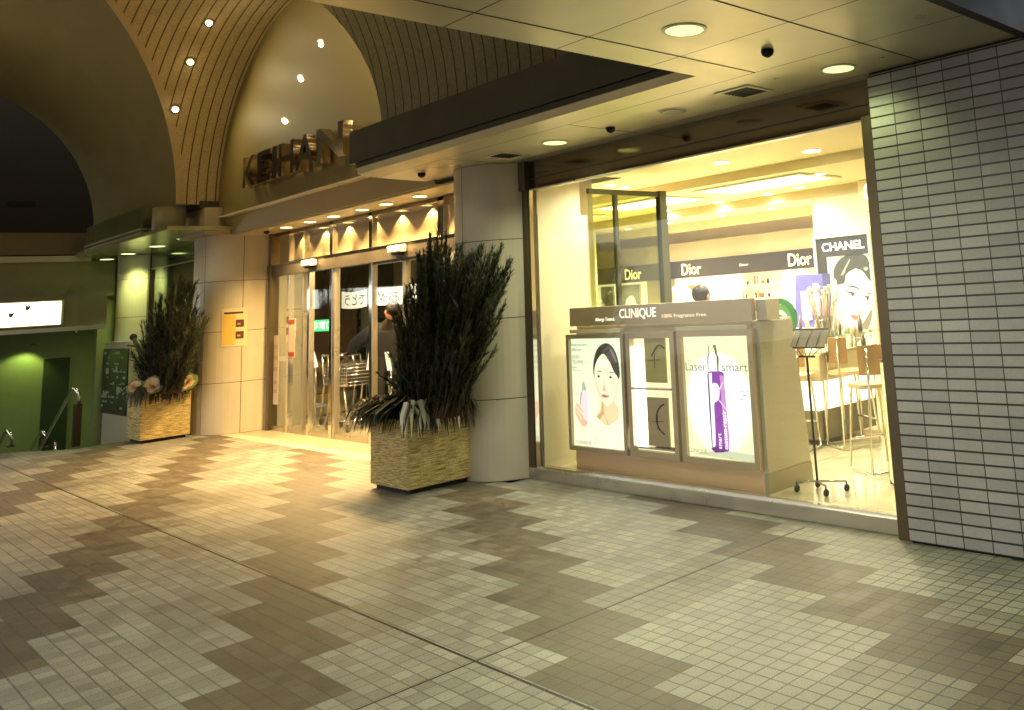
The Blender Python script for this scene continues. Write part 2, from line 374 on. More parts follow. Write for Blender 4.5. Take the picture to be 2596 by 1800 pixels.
# letters
kx=[-12.38,-11.9,-11.42,-11.22,-10.72,-10.15,-9.41]
for i,ch in enumerate('KEIHAN'):
    lt=MB(); x0=kx[i]+.03; x1=kx[i+1]-.03
    put_text(lt,ch,M_chrome,x0,x1,4.32,3.22,3.62,ext=.055,bold=.016)
    nm=lt.build('letter',world=((x0+x1)/2,4.3,3.22))
    nm.data.materials.clear(); nm.data.materials.append(mat('polished_bronze_letter',(.68,.55,.36),.12,metal=1))
    tag(nm,'polished metal block letter %s on the gold wall above the entrance'%ch,'sign letter','raised metal letters over the entrance')
# ================================================================= DARK FASCIA BEAM
t=thing('fascia_beam','dark brown stepped beam running below the grooved vault toward the right','beam',(-5.7,3.75,zc))
MB().box(-8.05,-3.512,3.70,3.95,2.892,3.19).build('upper_band',M_fas,t)
MB().box(-7.95,-3.512,3.716,3.95,2.832,2.884).box(-8.05,-3.512,3.70,3.712,2.884,2.892).build('step',M_fas,t)
MB().box(-7.86,-3.512,3.705,3.95,2.772,2.826).build('step',M_fas,t)
tr=MB()
tr.box(-7.95,-3.512,3.702,3.95,2.826,2.832).build('trim_line',mat('olive_trim',(.16,.15,.05),.4),t)
en=MB(); en.box(-8.06,-8.051,3.7,3.95,2.892,2.90); en.build('end_cap',M_trim,t)
bf=MB(); bf.box(-8.08,-7.8,3.952,4.38,2.83,3.2); bf.build('back_panel',M_fas,t)
# left canopy
t=thing('curved_canopy','dark green canopy with ribbed underside curving round the left bay','canopy',(-16,3.7,zc))
def canopy(off,z0,z1,nm,M):
    q=[(-14.45,3.70+off),(-17.2,3.70+off),(-17.7,3.73+off),(-18.1,3.85+off),(-18.35,4.05+off*.7),(-18.45,4.4)]
    b=MB()
    b.prism(q+[(-14.45,4.4)],z0,z1,'z'); b.build(nm,M,t)
Mcf=mat('green_fascia',(.12,.13,.055),.35,metal=.3,noise=.15,nscale=4)
canopy(0,2.895,3.2,'upper_band',Mcf); canopy(-.03,2.868,2.895,'rib',mat('pale_rib',(.5,.5,.34),.3,metal=.4)); canopy(.01,2.84,2.868,'rib',Mcf)
canopy(-.02,2.815,2.84,'rib',MATS['pale_rib']); canopy(.0,2.79,2.815,'rib',Mcf); canopy(-.01,2.772,2.79,'rib',MATS['pale_rib'])
# ================================================================= COLUMNS
def column(name,label,path,z0,z1,zseams,pseams,gap=.007):
    t=thing(name,label,'column',(path[len(path)//2][0],path[len(path)//2][1]+.3,0))
    core=MB(); core.m(M_colseam)
    cx=sum(p[0] for p in path)/len(path); cy=sum(p[1] for p in path)/len(path)
    for i in range(len(path)-1):
        a,b=path[i],path[i+1]
        core.f([(a[0],a[1],z0),(b[0],b[1],z0),(b[0],b[1],z1),(a[0],a[1],z1)])
    core.build('core',None,t)
    # panels: cut path at pseams (arc length fractions)
    L=[0]
    for i in range(len(path)-1): L.append(L[-1]+math.dist(path[i],path[i+1]))
    def at(s):
        for i in range(len(path)-1):
            if s<=L[i+1] or i==len(path)-2:
                q=(s-L[i])/(L[i+1]-L[i]); return (path[i][0]+(path[i+1][0]-path[i][0])*q,path[i][1]+(path[i+1][1]-path[i][1])*q)
    def nrm(s):
        a=at(max(0,s-.02)); b=at(min(L[-1],s+.02)); d=(b[0]-a[0],b[1]-a[1]); l=math.hypot(*d); return (d[1]/l,-d[0]/l)
    cuts=[0]+list(pseams)+[L[-1]]
    zz=[z0]+[z for z in zseams if z0<z<z1]+[z1]
    for a,b in zip(cuts,cuts[1:]):
        ss=[a+gap/2+(b-a-gap)*k/12 for k in range(13)]
        for za,zb in zip(zz,zz[1:]):
            p=MB(); th=.012
            out=[]
            for s_ in ss:
                q=at(s_); nn=nrm(s_); out.append((q[0]+nn[0]*th,q[1]+nn[1]*th))
            for i in range(12):
                p.f([(out[i][0],out[i][1],za+gap/2),(out[i+1][0],out[i+1][1],za+gap/2),(out[i+1][0],out[i+1][1],zb-gap/2),(out[i][0],out[i][1],zb-gap/2)],True)
            p.build('panel',M_col,t)
    return t,at
def circ(cx,cy,r,a0,a1,n=24): return [(cx+r*math.cos(R(a0+(a1-a0)*k/n)),cy+r*math.sin(R(a0+(a1-a0)*k/n))) for k in range(n+1)]
SE=(.685,1.378,2.073)
column('round_column','round cream panelled column between the entrance and the shop window',circ(-7.17,4.84,.488,-260,-18,30),0,zc-.001,SE,(.488*R(80),.488*R(170)))
pl=[(-14.72,4.75),(-14.66,4.56),(-14.5,4.40),(-14.25,4.31)]+circ(-13.99,4.84,.548,-95,0,12)+[(-13.42,5.0),(-13.24,5.0)]
ct,at=column('round_column','gold lit panelled column left of the glass entrance with a yellow notice',pl,0,2.80,SE,(1.13,1.66))
# its capital
cp=thing('column_capital','beige block capital on top of the gold lit column','capital',(-13.9,4.3,2.8))
MB().prism([(-14.6,4.2),(-13.55,4.2),(-13.48,4.34),(-13.48,4.6),(-14.6,4.6)],2.722,3.10,'z').build('block',M_plas,cp)
MB().lathe(-13.95,3.88,[(.20,2.775),(.20,3.13)],28).build('drum',mat('brown_drum',(.30,.25,.15),.5,noise=.1),cp)
MB().box(-14.5,-13.62,4.16,4.42,3.101,3.2).build('shadow_gap',mat('dark_brown_band',(.07,.045,.02),.6),cp)
gcol,_=column('round_column','green lit round column at the far left beside the stairway',circ(-18.27,4.85,.50,-250,-18,30),-2.4,zc-.001,(.35,1.02,1.7,2.35),(.5*R(60),.5*R(150)))
# ================================================================= SHOP WINDOW
t=thing('shop_window','large brightly lit plate glass shop window with bronze frame and steel sill','shop window',(-4.8,4.69,0))
s_=MB(); s_.box(-6.70,-2.90,4.66,4.80,0.0,.094,.006); s_.build('sill',M_brush,t)
s_=MB(); s_.box(-6.62,-2.95,4.70,4.73,.094,.104); s_.build('sill_track',M_chrome,t)
MB().box(-6.702,-6.625,4.665,4.76,.0,2.50,.004).build('frame_post',M_bronze,t)
MB().box(-6.622,-6.607,4.68,4.72,.096,2.50).build('frame_trim',M_chrome,t)
MB().box(-2.965,-2.876,4.60,4.78,.0,2.51,.003).build('frame_post',M_bronze,t)
MB().box(-6.60,-2.967,4.70,4.708,.10,2.50).build('pane',M_glass,t)
MB().box(-6.62,-2.93,4.69,4.76,2.50,2.512).build('head_trim',M_brush,t)
t=thing('window_fascia','dark mirror-like bronze fascia above the shop window reflecting ceiling lights','fascia',(-4.8,4.7,2.51))
MB().box(-6.62,-2.88,4.70,4.80,2.513,zc-.001).build('panel',M_mir,t)
MB().box(-6.73,-6.622,4.64,4.80,2.50,zc-.001,.004).build('end_bracket',M_bronze,t)
MB().box(-6.62,-2.88,4.694,4.699,2.60,2.606).build('joint_line',MATS['panel_joint'],t)
# ================================================================= CEILING FITTINGS
def downlight(label,x,y,z,lit,r=.10,W=60,c=GRN,grp='round downlights in the plaza ceiling',lens=None,size=150,ec=.42):
    t=thing('downlight',label,'downlight',(x,y,z),grp)
    rg=MB(); rg.lathe(x,y,[(r+.012,z-.004),(r+.012,z-.001),(r,z+.0),(r-.004,z-.006)],28); rg.build('trim_ring',M_trim,t)
    ls=MB(); ls.lathe(x,y,[(r-.005,z-.006),(r*.6,z-.0075)],28)
    ls.build('lens',(mat('lit_lens_%s'%(lens or 'green'),c,.5,emit=ec,ec=((.80,1,.40) if lens is None else c)) if lit else mat('unlit_lens',(.45,.42,.3),.3)),t)
    if lit: spot('lamp',(x,y,z-.03),W,c,size,.7,r,t)
    return t
downlight('largest lit round downlight, nearest the camera in the panelled ceiling',-2.884,2.978,zc,1)
downlight('lit round downlight beside the top of the grey tile wall',-2.895,4.30,zc,1,W=9,c=(.80,1,.42))
downlight('unlit round downlight in the middle of the ceiling before the window',-4.31,4.29,zc,0)
downlight('lit round downlight near the cream round column',-5.705,4.306,zc,1,W=36)
for x,y in ((-2.88,1.55),(-2.88,0.1)):
    downlight('lit round downlight overhead behind the camera',x,y,zc,1,W=13)
def vent(label,x,y):
    t=thing('ceiling_vent',label,'vent',(x,y,zc),'square air vents in the plaza ceiling')
    f=MB()
    for a in ((-.14,-.11,-.14,.14),(.11,.14,-.14,.14),(-.11,.11,-.14,-.11),(-.11,.11,.11,.14)): f.box(x+a[0],x+a[1],y+a[2],y+a[3],zc-.008,zc-.001)
    f.build('frame',M_trim,t)
    MB().box(x-.11,x+.11,y-.11,y+.11,zc-.003,zc-.0015).build('grille_back',M_black,t)
    s=MB()
    for k in range(7): s.box(x-.11,x+.11,y-.1+k*.033,y-.094+k*.033,zc-.007,zc-.003)
    s.build('grille',M_fas,t)
vent('dark square vent beside the unlit downlight',-3.62,4.27); vent('dark square vent close to the cream round column',-6.40,4.303)
def sprink(label,x,y,z=zc):
    b=MB(); b.m(M_black); b.lathe(x,y,[(.034,z-.001),(.036,z-.012),(.03,z-.03),(.012,z-.042),(.002,z-.045)],14)
    tag(b.build('ceiling_sensor',world=(x,y,z)),label,'sensor','small dark sensor domes on the ceilings')
sprink('small dark dome on the ceiling between the two nearest lit downlights',-2.88,3.61)
sprink('small dark dome above the left half of the window',-4.995,4.293)
sprink('small dark dome at the edge of the cream round column top',-7.6,4.18)
# lights in the left bay ceiling
for x,lb in ((-14.71,'lit downlight above the far pine planter'),(-16.07,'lit downlight in the green bay near its middle'),(-17.65,'lit downlight shining on the green column'),(-18.96,'leftmost lit downlight of the green bay')):
    downlight(lb,x,4.32,zc-.001,1,W=(20 if x>-17 else 42),c=(.86,1,.36),grp='lit downlights in the left bay',lens='bay',size=120,ec=1.2,r=.11)
# entrance soffit + lights
es=MB(); es.m(mat('entrance_soffit_paint',(.62,.52,.32),.35)); es.box(-13.7,-7.3,4.56,5.0,2.701,2.72)
o=es.build('entrance_soffit'); tag(o,'cream soffit with a row of lights above the entrance glass','soffit')
for i,x in enumerate((-12.19,-11.452,-10.771,-10.018,-9.435,-8.692)):
    downlight('lit downlight number %d from the left over the entrance doors'%(i+1),x,4.76,2.70,1,r=.075,W=112,c=WARM,grp='row of lit downlights over the entrance doors',lens='warm',size=140,ec=5)
sprink('small dark dome left of the row of lights over the entrance',-12.75,4.72,2.70)
# vault lights
for i,(z,side) in enumerate([(a,b) for b in (-1,1) for a in (4.39,4.93,5.30,5.5)]):
    x=AX+side*AA*prof(z); 
    t=thing('vault_light','small %s spotlight set in the %s side of the grooved arch'%(('lowest','second lowest','third lowest','topmost')[i%4],'left' if side<0 else 'right'),'spotlight',(x,3.7,z),'small lights along the arch')
    nx=-side; dn=Vector((nx*prof(z)/AA,0,-(z-AZ)/AB_**2*1.0)).normalized()
    c=Vector((x,3.7,z))+dn*.02
    b=MB(); b.ball(c,.038,(1,1,1),12); b.build('bulb',mat('warm_bulb',(1,.8,.5),.4,emit=7,ec=(1,.78,.42)),t)
    b=MB(); b.tube([Vector((x,3.7,z))-dn*.02,Vector((x,3.7,z))+dn*.015],.07,16); b.build('ring',M_bronze,t)
    aim=Vector((-side*1.0,.35,-.55))
    spot('lamp',c+dn*.06,(11 if side>0 else 10)*(1,.8,.4,.1)[i%4],(1,.82,.46),150,.8,.03,t,aim if side>0 else Vector((.8,.3,-.6)))
for i,(x,y,W) in enumerate(((-7.6,.6,17),(-10.6,-.1,13),(-13.8,.3,28),(-16.6,.5,8))):  # unseen fill lamps added to brighten the vault and the letters
    z=4.6; t=thing('vault_light',('first','second','third','fourth')[i]+' added fill lamp from the right on the camera side of the vault','spotlight',(x,y,z),'added fill lamps on the near side of the vault')
    MB().lathe(x,y,[(.07,z-.02),(.09,z+.12),(.05,z+.16)],16).build('housing',M_bronze,t)
    MB().lathe(x,y,[(.06,z-.024),(.03,z-.025)],16).build('lens',MATS['warm_bulb'],t)
    spot('lamp',(x,y,z-.05),W,(1,.80,.38),160,.9,.12,t,(0,.9,-.1))
# ================================================================= LEFT STAIR BAY
M_gw=mat('green_lit_plaster',(.28,.28,.15),.6,noise=.12,nscale=6)
b=MB(); b.box(-18.95,-18.55,-4,3.95,2.83,3.2); tag(b.build('bulkhead',mat('brown_bulkhead',(.20,.15,.07),.6,noise=.15)),'brown horizontal bulkhead over the stairway at the far left','bulkhead')
b=MB(); b.m(MATS['light_trim']); b.box(-18.8,-18.45,-4,3.98,2.70,2.80); b.m(M_gw); b.box(-18.85,-18.5,-4,4.35,2.10,2.70); tag(b.build('upper_beam'),'green lit beam with a pale top edge above the white illuminated sign','beam')
t=thing('sign_bulkhead','deep green bulkhead over the stairs holding the white illuminated sign','bulkhead',(-17.8,2,1.53))
MB().box(-18.4,-17.62,-4,4.05,1.535,2.098).build('body',M_gw,t)
MB().box(-17.62,-17.60,-4,4.05,1.535,1.60).build('bottom_edge',MATS['light_trim'],t)
t=thing('light_sign','glowing white rectangular sign with two small dark marks, far left','illuminated sign',(-17.6,2.5,1.65))
MB().box(-17.60,-17.575,.4,3.46,1.63,2.04,.01).build('frame',mat('gold_frame',(.35,.3,.12),.4),t)
b=MB(); b.box(-17.574,-17.56,.44,3.42,1.652,2.015); b.build('panel',mat('sign_white',(1,1,.9),.5,emit=1.1,ec=(1,1,.9)),t)
for y,z in ((3.0,1.93),(2.80,1.83)):
    b=MB(); b.prism(spl([(y-.03,z-.03),(y+.0,z-.035),(y+.02,z),(y+.035,z+.04),(y+.0,z+.03),(y-.035,z+.035)],3),-17.558,-17.556,'x')
    b.build('mark',mat('sign_mark',(.25,.24,.12),.6),t)
# far wall of the stairwell
b=MB(); b.m(mat('stairwell_green_wall',(.20,.22,.095),.7,noise=.15)); b.box(-21.2,-20.9,-6,5.6,-2.4,7); b.box(-21.2,-17.3,5.2,5.5,-2.4,3.2)
b.box(-18.75,-18.6,4.15,4.75,-2.4,2.72)
tag(b.build('stairwell_wall'),'green lit rear wall of the stairwell below the white sign','wall')
b=MB(); b.box(-20.9,-20.87,3.85,4.25,-2.4,1.05); tag(b.build('doorway',mat('dark_green_door',(.02,.03,.01),.6)),'tall dark doorway in the rear wall of the stairwell','doorway')
b=MB(); b.m(M_col); b.box(-19.15,-17.15,4.28,4.33,-2.4,1.30); tag(b.build('notice_wall'),'low pale green wall panel behind the far planter, carrying a dark poster','wall')
t=thing('floor_guide','dark poster board full of small pale lettering on the green wall panel','poster',(-18.0,4.27,.1))
MB().box(-18.78,-17.15,4.255,4.275,.12,1.19).build('board',mat('dark_green_board',(.035,.045,.025),.35),t)
b=MB(); r2=random.Random(3)
for k in range(46):
    x=r2.uniform(-18.7,-17.3); z=r2.choice([1.1,1.02,.93,.85,.80,.7,.6,.52,.45,.38,.3,.22]); wd=r2.uniform(.04,.16)
    b.box(x,x+wd,4.2515,4.2545,z,z+r2.uniform(.015,.045))
for x,z,q in ((-18.3,.82,.09),(-17.75,.86,.06),(-17.6,.52,.10),(-18.4,.42,.12)): b.box(x-q,x+q,4.2515,4.2545,z-.05,z+.05)
b.build('print',mat('pale_print',(.42,.46,.33),.5),t)
spot('stair_lamp_light',(-18.6,4.0,2.0),1,GREEN)
bpy.data.objects.remove(bpy.data.objects['stair_lamp_light'])
def wallwasher(lb,x,y,z,W,to,c=GREEN,size=70):
    t=thing('stair_light',lb,'spotlight',(x,y,z),'small lights over the stairwell')
    MB().lathe(x,y,[(.05,z-.02),(.05,z)],14).build('housing',M_bronze,t)
    spot('lamp',(x,y,z-.05),W,c,size,.5,.04,t,to)
wallwasher('hidden stairwell light washing the rear green wall',-20.62,3.62,1.35,9,(-.25,-.15,-1),size=110)
wallwasher('hidden stairwell light beside the green column',-19.6,4.05,1.52,6,(.0,.3,-1),size=90)
wallwasher('hidden stairwell light under the bulkhead at far left',-20.2,1.2,1.5,5,(-.3,.2,-1),size=120)
# handrails
def rail(lb,P,M2=M_chrome):
    t=thing('handrail',lb,'handrail',(P[0],P[1],0),'chrome handrails at the head of the stairs')
    x,y,h=P
    b=MB(); b.tube([(x+.02,y+.06,h-.22),(x+.02,y+.05,h-.06),(x-.01,y+.01,h),(x-.12,y,h),(x-.2,y,h-.05),(x-1.6,y,h-.05-1.4*.52),(x-3.2,y,h-.05-3*.58)],.021,10); b.build('rail',M_chrome,t)
    MB().box(x-.03,x+.05,y-.0,y+.09,-.02,h-.2,.006).build('post',mat('dark_bronze_post',(.035,.022,.012),.4,metal=.4),t)
    for k in (1,2): b=MB(); b.tube([(x-.9*k,y,h-.25-.5*k),(x-.9*k,y,h-1.2-.5*k)],.018,8); b.build('baluster',M_chrome,t)
rail('chrome handrail with a dark post, nearest the far planter',(-15.0,3.12,.74))
rail('low chrome handrail end rising above the floor edge at the far left',(-16.2,2.62,.20))
rail('short chrome rail end just above the floor edge left of the dark post',(-16.9,3.15,.06))
# left window bay
t=thing('stair_bay_window','dark shop window in the green bay behind the far planter','shop window',(-16,4.69,0))
MB().box(-17.80,-17.70,4.66,4.74,-.0,2.5).build('frame_post',M_bronze,t)
MB().box(-17.70,-14.6,4.70,4.708,.05,2.5).build('pane',M_glass,t)
MB().box(-17.8,-14.5,4.69,4.72,2.49,2.51).build('head_trim',M_brush,t)
MB().box(-17.8,-14.5,4.66,4.76,-.0,.06).build('sill',M_brush,t)
b=MB(); b.box(-17.8,-14.5,4.70,4.78,2.512,zc-.001); tag(b.build('stair_bay_fascia',mat('green_mirror',(.30,.36,.22),.10,metal=.9,noise=.2,nscale=2)),'green mirror-like fascia over the far bay window reflecting lights','fascia')
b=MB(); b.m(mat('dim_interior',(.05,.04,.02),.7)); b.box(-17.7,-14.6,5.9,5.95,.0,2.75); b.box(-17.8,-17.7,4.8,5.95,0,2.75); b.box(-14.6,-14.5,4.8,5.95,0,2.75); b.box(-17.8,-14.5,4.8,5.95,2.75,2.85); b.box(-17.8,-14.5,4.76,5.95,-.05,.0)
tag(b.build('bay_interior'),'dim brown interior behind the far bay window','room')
t=thing('window_display','cream and red draped display with a dark mannequin-like figure behind the far bay window','display',(-16.4,5.3,0))
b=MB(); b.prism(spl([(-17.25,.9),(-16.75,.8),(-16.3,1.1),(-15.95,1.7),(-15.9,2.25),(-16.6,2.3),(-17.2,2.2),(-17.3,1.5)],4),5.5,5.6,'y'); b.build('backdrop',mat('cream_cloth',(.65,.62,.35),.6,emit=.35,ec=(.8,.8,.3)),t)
b=MB(); b.ball((-16.75,5.3,1.55),.09,(1,1,1.25)); b.tube([(-16.75,5.3,1.45),(-16.75,5.3,1.3),(-16.7,5.3,.9)],.07,10,.16); b.tube([(-16.75,5.3,1.32),(-16.45,5.2,1.45),(-16.3,5.2,1.62)],.05,8); b.tube([(-16.7,5.3,.95),(-16.7,5.3,.05)],.05,8); b.build('figure',mat('dark_figure',(.02,.015,.01),.5),t)
b=MB(); b.prism(spl([(-17.3,.75),(-16.7,.6),(-16.3,.8),(-16.2,1.25),(-16.6,1.0),(-17.0,1.35),(-17.35,1.2)],4),5.15,5.22,'y'); b.build('cloth',mat('dark_red_cloth',(.30,.05,.01),.6,noise=.3,nscale=9),t)
spot('x',(-16.6,5.1,2.6),3,(1,.85,.4),120,parent=t,r=.1).name='lamp'
# ================================================================= NOTICE ON COLUMN
t=thing('notice_sheet','yellow notice sheet with two small dark pictures on the gold lit column','notice',(-13.5,4.6,1.15))
def cyl(a,z,rr=.575): return (-13.99+rr*math.cos(R(a)),4.84+rr*math.sin(R(a)),z)
def cpatch(mb,a0,a1,z0,z1,rr):
    n=6
    for k in range(n):
        q=[a0+(a1-a0)*(k+j)/n for j in (0,1)]; mb.f([cyl(q[0],z0,rr),cyl(q[1],z0,rr),cyl(q[1],z1,rr),cyl(q[0],z1,rr)])
b=MB(); b.m(mat('notice_pale',(.72,.62,.35),.5)); cpatch(b,-42,-10,1.17,1.69,.566); b.m(mat('notice_yellow',(.75,.50,.10),.5)); cpatch(b,-41,-24,1.19,1.60,.5675); b.build('sheet',None,t)
b=MB(); b.m(mat('notice_brown',(.10,.03,.015),.5)); cpatch(b,-39,-15,1.615,1.64,.569); b.build('heading',None,t)
for za,zb in ((1.43,1.53),(1.27,1.37)):
    b=MB(); b.m(MATS['notice_brown']); cpatch(b,-24,-14,za,zb,.569); b.m(mat('notice_dots',(.6,.3,.2),.5)); cpatch(b,-22,-18,za+.03,za+.055,.5705); b.build('picture',None,t)
# ================================================================= GLASS ENTRANCE
t=thing('glass_entrance','gold lit glass entrance with sliding doors and chrome frames','entrance',(-10.9,5.0,0))
YE=5.0
def post(x0,x1,z0,z1,M=M_brush,nm='mullion',y0=YE-.02,y1=YE+.05): MB().box(x0,x1,y0,y1,z0,z1,.003).build(nm,M,t)
post(-13.26,-13.17,0,2.70,M_bronze,'jamb',YE-.06,YE+.06)
post(-12.20,-12.15,.0,2.70); post(-11.38,-11.30,.0,2.70,M_chrome); post(-10.31,-10.23,0,2.70,M_chrome); post(-8.72,-8.60,0,2.7,M_chrome); post(-7.7,-7.6,0,2.7)
post(-13.17,-7.6,2.655,2.70,M_bronze,'head_rail')
post(-13.17,-7.6,2.245,2.27,M_chrome,'transom_trim',YE-.05,YE+.05)
post(-13.17,-7.6,2.09,2.245,mat('grey_transom',(.13,.115,.09),.3,metal=.6,noise=.2,nscale=4),'transom',YE-.04,YE+.06)
post(-10.2,-8.75,2.062,2.088,M_chrome,'door_track')
for x0,x1 in ((-13.17,-12.2),(-12.15,-11.38),(-11.30,-10.31),(-10.23,-8.72),(-8.6,-7.7)):
    MB().box(x0,x1,YE+.0,YE+.008,2.27,2.655).build('fanlight',M_glass,t)
for i,(x0,x1) in enumerate(((-13.17,-12.2),(-12.15,-11.38),(-11.30,-10.31),(-10.23,-9.5),(-9.46,-8.72))):
    MB().box(x0,x1,YE+.0,YE+.008,.06,2.09).build('glass_leaf',M_glass,t)
    MB().box(x0,x1,YE-.01,YE+.03,.0,.06).build('bottom_rail',M_brush,t)
post(-12.03,-11.97,.0,2.09,M_chrome,'door_stile'); post(-11.28,-11.22,0,2.09,M_brush,'door_stile'); post(-9.5,-9.44,0,2.09,M_brush,'door_stile')
for x,z in ((-11.837,2.188),(-9.499,2.187)):
    b=MB(); b.m(M_sensor); b.box(x-.15,x+.15,YE-.13,YE-.045,z-.03,z+.05,.012); b.m(M_black); b.box(x-.09,x+.09,YE-.11,YE-.05,z-.055,z-.031)
    tag(b.build('door_sensor',world=(x,YE-.08,z)),'white box sensor on the transom over the '+('left doors' if x<-11 else 'right doors near the pine'),'sensor','door sensors')
b=MB()
for x in (-11.1,-10.9): b.box(x,x+.09,YE-.012,YE-.004,.95,1.17)
# second screen of the vestibule
t=thing('inner_entrance','second glass screen with chrome posts inside the vestibule','entrance',(-11.5,6.9,0)); YE=6.9
for x,wd,M in ((-15.2,.06,M_brush),(-14.5,.05,M_brush),(-13.9,.08,M_chrome),(-13.3,.05,M_brush),(-12.7,.07,M_chrome)):
    post(x,x+wd,0,2.7,M)
post(-15.5,-12.2,2.12,2.26,MATS['grey_transom'],'transom'); post(-15.5,-12.2,2.26,2.28,M_chrome,'transom_trim')
MB().box(-15.5,-12.2,6.92,6.926,.0,2.66).build('pane',glass('vestibule_glass',(.93,.93,.88),1.0),t)
# vestibule shell
b=MB(); b.m(mat('vestibule_cream',(.55,.47,.30),.5,noise=.06)); b.box(-18,-7.5,5.06,6.1,2.74,2.8); b.prism([(-18,6.1),(-10.6,6.1),(-12.15,6.93),(-12.15,9.9),(-18,9.9),(-18,6.9)],2.74,2.8,'z'); b.box(-7.55,-7.5,5.06,6.1,0,2.74); b.box(-10.6,-7.5,6.1,6.14,0,2.8); b.prism([(-10.6,6.1),(-10.6,6.14),(-12.13,6.97),(-12.13,9.9),(-12.17,9.9),(-12.17,6.95)],0,2.8,'z')
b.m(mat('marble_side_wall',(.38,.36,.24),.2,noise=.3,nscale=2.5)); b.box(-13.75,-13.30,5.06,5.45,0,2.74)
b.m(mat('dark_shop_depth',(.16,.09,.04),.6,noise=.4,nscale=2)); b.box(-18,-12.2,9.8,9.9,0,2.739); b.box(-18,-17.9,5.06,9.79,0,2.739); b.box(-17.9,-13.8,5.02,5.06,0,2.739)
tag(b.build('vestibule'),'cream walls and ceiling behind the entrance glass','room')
# pelmet with scalloped light (pale curtain-like wall above doors inside)
b=MB(); b.box(-13.25,-7.7,5.25,5.3,2.3,2.735); tag(b.build('inner_pelmet',mat('pelmet_cream',(.62,.52,.33),.5)),'cream board behind the fanlights where pools of light fall','board')
for i,x in enumerate((-12.8,-12.1,-11.4,-10.7,-10.0,-9.3,-8.6)):
    t=thing('inner_downlight','small downlight number %d from the left behind the fanlights'%(i+1),'downlight',(x,5.17,2.735),'small downlights behind the fanlights')
    MB().lathe(x,5.17,[(.045,2.725),(.045,2.735)],14).build('ring',M_trim,t)
    spot('lamp',(x,5.17,2.70),8,WARM,105,.15,.01,t)
for i,(x,y) in enumerate(((-12.6,6.0),(-10.9,5.75),(-9.2,5.75),(-13.8,8.3),(-15.6,8.3))):
    downlight('lit ceiling light %d deep inside the entrance'%(i+1),x,y,2.738,1,r=.09,W=60,c=(1,.85,.55),grp='lights inside the entrance',lens='inner',ec=4)
# banners (seen from behind, mirrored)
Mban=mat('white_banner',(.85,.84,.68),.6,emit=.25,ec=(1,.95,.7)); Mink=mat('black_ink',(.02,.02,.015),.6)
def banner(lb,x0,x1,z0,z1,y,txt,tx0,tx1):
    b=MB(); b.m(Mban)
    n=8
    for k in range(n):
        xa_,xb=x0+(x1-x0)*k/n,x0+(x1-x0)*(k+1)/n; dz=lambda x:.02*math.sin((x-x0)/(x1-x0)*math.pi)
        b.prism([(xa_,z0-dz(xa_)),(xb,z0-dz(xb)),(xb,z1-dz(xb)),(xa_,z1-dz(xa_))],y,y+.004,'y')
    put_text(b,txt,Mink,tx0,tx1,y-.003,z0+.03,z1-.06,mirror=True,bold=.004)
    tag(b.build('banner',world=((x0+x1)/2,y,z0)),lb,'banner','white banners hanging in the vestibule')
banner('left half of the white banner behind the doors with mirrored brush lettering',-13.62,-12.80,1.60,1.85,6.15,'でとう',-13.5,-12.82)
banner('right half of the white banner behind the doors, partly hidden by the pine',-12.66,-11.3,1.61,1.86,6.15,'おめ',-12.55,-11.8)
# exit sign
t=thing('exit_sign','green illuminated exit sign hanging in the dark behind the left doors','exit sign',(-16.0,7.2,1.3))
MB().box(-17.35,-16.3,7.25,7.33,1.21,1.45,.005).build('housing',M_bronze,t)
b=MB(); b.m(mat('exit_green',(.05,.55,.15),.5,emit=.6,ec=(.10,.85,.25))); b.box(-17.33,-16.32,7.235,7.249,1.225,1.435)
put_text(b,'非常口',mat('exit_white',(1,1,.8),.5,emit=.7,ec=(.95,1,.7)),-17.25,-16.4,7.233,1.26,1.41,bold=.012); b.build('panel',None,t)
b=MB(); b.box(-16.83,-16.80,7.28,7.3,1.45,2.74); b.build('hanger',M_bronze,t)
# wall posters in the vestibule
def strip_sign(lb,x0,x1,z0,z1,y,c,c2,tx):
    b=MB(); b.m(mat('sheet_%s'%str(c),c,.5)); b.box(x0,x1,y,y+.004,z0,z1); b.m(mat('ink_%s'%str(c2),c2,.5))
    for z in tx: b.box(x0+.02,x1-.02,y-.003,y-.001,z,z+.05)
    tag(b.build('door_sticker',world=((x0+x1)/2,y,z0)),lb,'sticker','stickers on the left glass')
strip_sign('pale sticker with red ends on the leftmost glass leaf',-12.65,-12.42,.98,1.5,4.985,(.75,.6,.45),(.5,.06,.02),(1.0,1.43))
strip_sign('long pale paper strip along the left jamb',-13.12,-12.96,.35,1.28,4.985,(.68,.55,.40),(.5,.40,.28),(.5,.62,.8,.95,1.1))
strip_sign('small pale paper label on the leftmost glass leaf',-12.92,-12.72,.93,1.0,4.985,(.8,.75,.6),(.7,.65,.5),())
